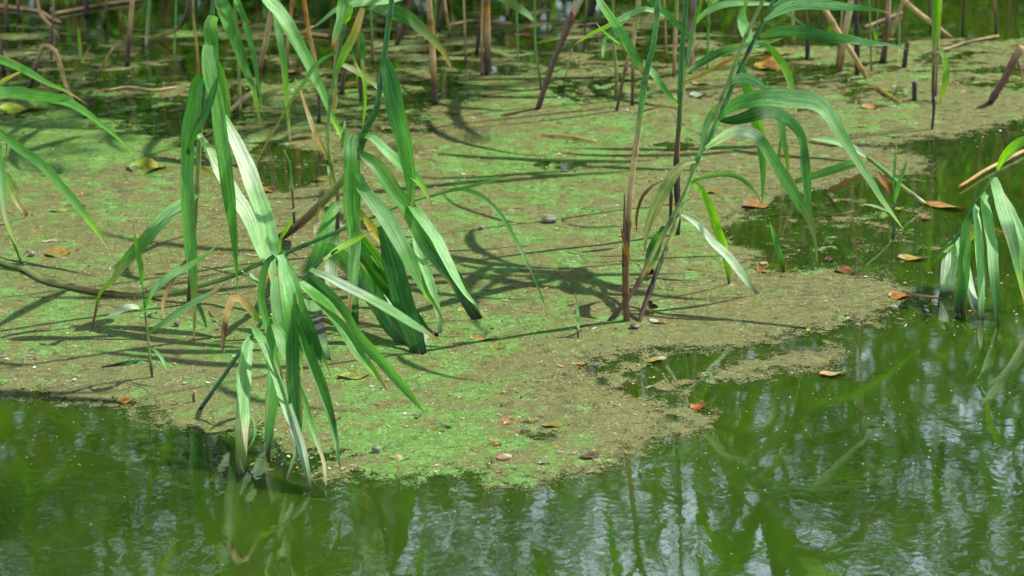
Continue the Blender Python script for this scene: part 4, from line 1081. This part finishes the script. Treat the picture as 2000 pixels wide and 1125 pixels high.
def lump(label, px, py, ln, cols, asp=.6, hgt=.4, name='mud_clod', cat='clod', group='small clods on the water', ang=0):
    SEED[0] += 1
    p = ground(px, py); r = ln * pxm(p.y) * .38
    V = []; cc = []; keys = [C[k] for k in cols]; nu, nv = 14, 8
    for j in range(nv + 1):
        th = math.pi * j / nv
        for i in range(nu):
            a = 2 * math.pi * i / nu
            d = Vector((math.sin(th) * math.cos(a), math.sin(th) * math.sin(a), math.cos(th)))
            k = 1 + .38 * mnoise.noise(d * 1.7 + Vector((SEED[0] * 3.1, 0, 0)))
            V.append(Vector((d.x * r * k, d.y * r * asp * k, d.z * r * hgt * k))); cc.append(interp_keys(keys, (d.x + 1) / 2))
    F = [(j * nu + i, (j + 1) * nu + i, (j + 1) * nu + (i + 1) % nu, j * nu + (i + 1) % nu) for j in range(nv) for i in range(nu)]
    o = link(name, make_mesh(name, V, F, cc, [(0, 0)] * len(V), M_DEB), None, (p.x, p.y, .008)); o.rotation_euler = (0, 0, R(ang))
    return tag(o, label, cat, group)

for row in (
    ('small cream leaf beside the orange oval leaf at left', 98, 473, 34, 25, .5, 'cc'),
    ('cream scrap right of the small cream leaf at left', 128, 473, 26, 5, .4, 'ch'),
    ('orange oval leaf lying flat on the algae at left', 113, 498, 54, 0, .95, 'oyo'),
    ('pale pink leaf scrap above the young shoot', 267, 429, 18, 60, .7, 'hh'),
    ('curled red-brown leaf right behind the young shoot\'s left leaf', 232, 661, 42, -8, .55, 'ror'),
    ('pinkish sliver under the dark drooping leaf of the young shoot', 253, 702, 26, 5, .4, 'hh'),
    ('small rust leaf near the arching leaf at left', 143, 378, 17, 80, .8, 'ro'),
    ('brown leaf scrap on the mat behind the hanging pale leaf', 420, 443, 32, 0, .8, 'bh'),
    ('yellow leaf caught at the tip of the blunt dark leaf', 914, 608, 44, 20, .7, 'yyo'),
    ('yellow-orange leaf on the mat right of the white leaf foot', 972, 681, 34, 8, .8, 'ooy'),
    ('upright cream petal-shaped leaf in the middle of the mat', 905, 342, 17, 70, .8, 'cw'),
    ('salmon orange leaf on the front of the mat', 995, 827, 37, -5, .9, 'oro'),
    ('purple-brown leaf at the front rim of the mat', 1152, 894, 44, 15, .8, 'vbv'),
    ('whitish leaf scrap near the purple-brown leaf', 1061, 906, 24, 10, .9, 'ws'),
    ('pale yellow oblong leaf near the front rim of the mat', 782, 898, 42, -8, .7, 'ocw'),
    ('brown leaf with a white edge at the front rim', 985, 896, 38, 40, .9, 'rhc'),
    ('small brown leaf just above the brown and white one', 968, 870, 28, -20, .8, 'bob'),
    ('glossy green leaf with a yellow end on the mat\'s front', 863, 841, 40, 12, 1.0, 'ydgk'),
    ('blackish leaf next to the salmon orange one', 1036, 827, 38, 4, .5, 'kbk'),
    ('rusty round leaf floating in the patchy gap', 1364, 797, 36, 20, 1.2, 'oro'),
    ('long yellow-orange leaf floating in open water at right', 1627, 732, 62, 14, .55, 'ocy'),
    ('bright orange leaf on the mat\'s right tip', 1756, 581, 48, -10, 1.0, 'ooo'),
    ('short yellow scrap on the lower right rim', 1578, 646, 18, 70, .6, 'yy'),
    ('small orange leaf where the mat thins, right of centre', 1138, 713, 24, 0, 1.0, 'oyo'),
    ('tiny red leaf by the patchy gap', 1203, 726, 12, 0, .8, 'rr'),
    ('long tan leaf at the upper rim of the dark channel', 1280, 705, 52, 20, .6, 'nyc'),
    ('little white petal left on the green front of the mat', 729, 757, 17, 10, .9, 'cw'),
    ('orange and grey leaf scrap behind the front leaves', 657, 819, 20, 0, .9, 'os'),
    ('orange-yellow leaf lower left of the orange and grey scrap', 634, 832, 24, -10, .9, 'oy'),
    ('tan leaf stuck at the tip of the front leaf', 672, 917, 24, 75, .55, 'th'),
    ('little golden leaf beside the tan leaf at the front', 684, 907, 16, -50, .6, 'oy'),
    ('small yellow-orange bud-like leaf in the shadow stripes at centre', 1037, 481, 16, 20, 1.0, 'yo'),
    ('pink leaf dot on the middle of the mat', 1079, 383, 17, 0, .9, 'rh'),
    ('small yellow leaf behind the straight reed', 1317, 210, 20, -20, 1.0, 'yo'),
    ('silver-white leaf behind the upright green stem', 1362, 187, 34, 0, .7, 'ws'),
    ('large ochre leaf in the shade behind the arching leaf', 1502, 131, 66, 5, 1.2, 'yot'),
    ('ochre leaf between the upright stems at the back', 1372, 166, 44, 0, .9, 'tyt'),
    ('orange leaf on the mat right of the diagonal stems', 1387, 377, 38, 0, .9, 'oyo'),
    ('long orange leaf strip inside the shadow stripes at right', 1340, 527, 70, -25, .22, 'oto'),
    ('olive-orange leaf cluster at the mat\'s right notch', 1478, 402, 74, 30, .6, 'bon'),
    ('pale yellow leaf at the foot of the lime leaf', 1437, 560, 24, 0, 1.0, 'cy'),
    ('narrow rust leaf near the foot of the white leaf', 1487, 530, 46, -65, .35, 'ror'),
    ('tan round leaf near the narrow rust one', 1492, 516, 22, 70, .8, 'tt'),
    ('yellow-green rotting leaf clump at the left edge of the mat', 48, 214, 100, 6, .9, 'lyl', .015),
    ('yellow-green rotting leaf beside the hanging clump', 288, 330, 84, -10, 1.1, 'lyl', .015),
    ('yellow leaf crossing the lower left rim of the mat', 243, 785, 40, 0, .9, 'yoy'),
    ('long tan leaf floating left of the drooping right reed', 1782, 506, 64, -8, .45, 'tyb'),
    ('rusty long leaf lying beyond the drooping right reed', 1842, 404, 108, -34, .30, 'toto'),
    ('orange leaf on the back of the mat at right', 1697, 212, 34, 0, .8, 'to'),
    ('orange-brown leaf in the shade of the upper left stalks', 478, 48, 40, 0, 1.2, 'or'),
    ('dark red sunk leaf near the right channel', 1620, 508, 20, 0, 1.0, 'bv'),
    ('brown wet leaf at the mat\'s upper right lobe', 1650, 531, 42, -12, .9, 'brb'),
    ('yellow-green fallen leaf by the yellow sprout water', 1758, 410, 20, 0, 1.2, 'ly'),
    ('reddish leaf off the fallen reed, in open water', 1808, 428, 20, 20, .9, 'rr'),
    ('large tan leaf pale in the back row of stalks', 1535, 106, 44, 0, .8, 'yt'),
    ('yellow leaf scrap by the mat\'s back left', 110, 415, 38, -15, .6, 'ly'),
    ('olive leaf on the mat right of the yellow scrap', 130, 412, 30, 10, .5, 'nl'),
    ('ochre sunk leaf in the dark hole behind the central clump', 520, 374, 46, 0, 1.0, 'yb'),
    ('second ochre leaf right in the dark hole behind the clump', 627, 354, 30, 0, .9, 'oy'),
    ('yellow-brown leaf under the front green leaf arcs', 690, 738, 70, 10, .6, 'yny'),
    ('ochre patch of leaf beside the blackened blunt leaf', 945, 664, 60, 0, .6, 'ot'),
    ('yellow leaf in the brown front stretch of the mat', 1080, 833, 50, 10, .6, 'nyn'),
    ('tan leaf on the mat below the shell-pale one', 1325, 645, 50, 35, .2, 'to'),
    ('pale shell-like dried leaf at the foot of the right-hand clump', 1291, 631, 52, -12, .55, 'wcto'),
    ('thin yellow leaf in the top right dark gap', 1840, 168, 44, -10, .35, 'yt'),
    ('tan leaf at the back right of the stumps', 1885, 181, 28, -20, .4, 'ty'),
    ('orange leaf under the foot of the leaning tan stalk', 575, 141, 30, 0, .8, 'to'),
    ('ochre leaf in the shade behind the slender reed', 690, 165, 26, 0, 1.0, 'oy'),
    ('tan leaf sunk at the back of the middle', 1022, 70, 36, 0, .7, 'to'),
    ('rusty leaf in the back, right of the black weathered stalk', 1560, 64, 34, -15, .9, 'rb'),
):
    floater(*row)
floater('red-brown curled leaf caught high between the diagonal stems', 1262, 546, 34, 60, .9, 'orbk', .9, .01, tilt=.6)
floater('red-brown curled leaf at the foot of the second diagonal stem', 1268, 612, 28, 75, 1.0, 'robk', .9, .01, tilt=.6)
for row in (('grey pebble-like clod in the middle of the mat', 1072, 436, 42, 'nss', .7, .34), ('small grey clod on the mat\'s front near the cream leaf', 735, 886, 26, 'vss', .7, .5),
            ('tiny grey clod at the centre shadow stripes', 940, 452, 17, 'ss', .8, .6), ('black wet clod left of the drooping right reed', 1806, 615, 20, 'kks', .8, .5), ('second black clod touching the first, right of it', 1812, 624, 18, 'kk', .8, .5),
            ('greyish green clod at left under the oval orange leaf', 63, 503, 17, 'ns', .9, .8), ('pale round snail-like clod off the right tip', 1746, 607, 12, 'cw', .9, .8), ('dark clod in the open water at lower right', 1836, 940, 13, 'kk', .8, .5),
            ('lilac-grey clod in the patchy gap', 1163, 722, 20, 'sk', .8, .5), ('purple-grey clod by the white leaf at the foot of the clump', 1240, 645, 26, 'kvs', .9, .4), ('grey clod left of the striped leaf', 346, 640, 18, 'sb', .9, .6),
            ('dark clod on the mat beside the short green sprout', 845, 660, 14, 'kk', .9, .6), ('tiny tan bud on the mat by the rust leaf', 159, 386, 9, 'oh', .9, .8)):
    lump(*row)

# ------------------------------------------------------------------ fine litter, bubbles and specks
def litter():
    rs = random.Random(17)
    V, F, cc = [], [], []
    keys = [C[k] for k in 'bbttkkcwohn']
    for k in range(3600):
        px, py = rs.uniform(-60, 2060), rs.uniform(150, 930)
        if py > 690 and not (px < 1330): continue
        if py > 760 and px < 470: continue
        if px > 1440 and 300 < py < 530: continue
        if px > 1280 and py > 640: continue
        p = ground(px, py); L = rs.choice((.0015, .002, .003, .003, .005, .009)); W = L * rs.uniform(.25, .7) if L < .006 else .0012
        a = rs.uniform(0, 3.14); ca, sa = math.cos(a), math.sin(a); z = .003 + rs.uniform(0, .002); c = rs.choice(keys); o = len(V)
        for (u, v, h) in ((-L, 0, 0), (0, -W, 0), (L, 0, .0004), (0, W, 0), (0, 0, min(.0018, W * .8))):
            V.append((p.x + u * ca - v * sa, p.y + u * sa + v * ca, z + h)); cc.append(c)
        F += [(o, o + 1, o + 4), (o + 1, o + 2, o + 4), (o + 2, o + 3, o + 4), (o + 3, o, o + 4)]
    tag(link('litter', make_mesh('litter', V, F, cc, [(0, 0)] * len(V), M_DEB)), 'crumbs of dead leaf and stem strewn over the algae mat', 'litter', kind='stuff')
litter()
# more thin stems in the back rows
for row in (('bent tan stalk lying in the dark water at upper left, below the lone brown stalk', '205,178,G 250,170,G 300,176,G 345,170,G', 5, 'btt'), ('pale broken stem slanting out of the water right of the snapped stalk', '188,150,G 205,120,-.05 222,92,-.08', 5, 'btt'),
            ('tan stalk lying behind the thick tan stalk at the top middle', '880,48,G 930,40,G 1000,46,G', 6, 'tbt'), ('dark stalk lying across the back, right of the leaning brown stalk', '1130,52,G 1180,44,G 1235,48,G', 6, 'kbb'),
            ('red-brown stalk lying behind the brown stalk with the swollen foot', '1690,52,G 1722,40,G 1760,24,G', 6, 'hbh'), ('tan stem lying flat between the stumps and the lime leaf', '1840,98,G 1890,82,G 1950,70,G', 5, 'tbt'),
            ('short tan stalk lying behind the orange-tan stalk', '540,72,G 580,64,G 640,70,G', 6, 'bot'), ('bent straw lying on the mat behind the straight reed', '1060,262,G 1100,266,G 1165,276,G', 5, 'tot')):
    stalk(row[0], row[1], row[2], row[3], 0, group='fallen stalks lying in the water')
for row in (('thin dark stem near the left top edge, right of the lone brown stalk', '205,52 207,20 208,-20', 5, 'kbt', .6), ('thin green stem left of the yellowish stalk at the top', '340,118 342,60 345,-20', 4, 'ngg', 1.0),
            ('thin tan stem in the shade left of the thick tan stalk', '910,122 908,60 905,-20', 4, 'ktt', .8), ('slim green stem right of the lone tan stalk at the top middle', '1012,120 1010,50 1006,-20', 4, 'ngg', 1.1),
            ('thin brown stem left of the black broken stub', '1140,98 1143,50 1148,-20', 4, 'kbt', .6), ('thin tan stem right of the olive reed', '1302,120 1300,60 1296,-20', 4, 'btt', .7),
            ('slim green stem among the tan stalks at the upper right', '1702,140 1700,70 1697,-20', 4, 'bng', 1.0), ('thin dark stem right of the slanting tan stalk at the upper right', '1880,70 1882,30 1886,-20', 5, 'kkb', .5),
            ('thin brown stem near the top right corner', '1946,62 1944,30 1940,-20', 5, 'kbt', .6), ('slim tan stem behind the falling leaves of the upper left reed', '541,100 543,50 546,-20', 4, 'btt', .7),
            ('slim dark stem beside the snapped tan stalk', '100,118 102,60 106,-20', 4, 'kbt', .5), ('thin green stem between the golden stalk and the thick leaning stem', '728,120 726,60 722,-20', 4, 'bgg', 1.0)):
    stalk(row[0], row[1], row[2], row[3], row[4], group='thin bare stems', name='reed_shoot')

def bubbles():
    rs = random.Random(3)
    V, F = [], []
    def dome(x, y, z, r):
        o = len(V); nu = 7
        V.append((x, y, z + r))
        for th, k in ((.8, 0), (1.5, 1)):
            for i in range(nu):
                a = 2 * math.pi * i / nu
                V.append((x + r * math.sin(th) * math.cos(a), y + r * math.sin(th) * math.sin(a), z + r * math.cos(th)))
        for i in range(nu):
            j = (i + 1) % nu
            F.append((o, o + 1 + i, o + 1 + j)); F.append((o + 1 + i, o + 8 + i, o + 8 + j, o + 1 + j))
    for k in range(110):
        px, py = rs.uniform(0, 2000), rs.uniform(640, 1120)
        if py < 960 - abs(px - 900) * .22 and rs.random() < .75: continue
        p = ground(px, py); dome(p.x, p.y, .0, rs.choice((.0006, .0008, .0012, .0016)))
    for cx, cy, n, sx, sy in ((1480, 800, 45, 60, 40), (870, 1010, 20, 60, 40), (1750, 870, 45, 130, 60), (1700, 700, 40, 90, 40), (1500, 900, 30, 120, 60), (1880, 620, 30, 60, 20), (1260, 720, 30, 50, 25)):
        for k in range(n // 2):
            p = ground(rs.gauss(cx, sx), rs.gauss(cy, sy)); dome(p.x, p.y, .0, rs.choice((.0008, .001, .0015, .0022)))
    for k in range(900):
        px, py = rs.uniform(-50, 2050), rs.uniform(180, 930)
        p = ground(px, py); dome(p.x, p.y, .006, rs.choice((.0008, .0012, .0016)))
    m, t, o = new_mat('bubble'); N = NT(t)
    p = N.n('BsdfPrincipled'); p.inputs['Base Color'].default_value = (.55, .6, .45, 1); p.inputs['Roughness'].default_value = .08
    tr = N.n('BsdfTransparent'); mx = N.n('MixShader'); mx.inputs[0].default_value = .45
    N.l(tr.outputs[0], mx.inputs[1]); N.l(p.outputs[0], mx.inputs[2]); N.l(mx.outputs[0], o.inputs[0])
    tag(link('bubbles', make_mesh('bubbles', V, F, mat=m)), 'tiny gas bubbles dotted over the water and algae', 'bubbles', kind='stuff')
bubbles()
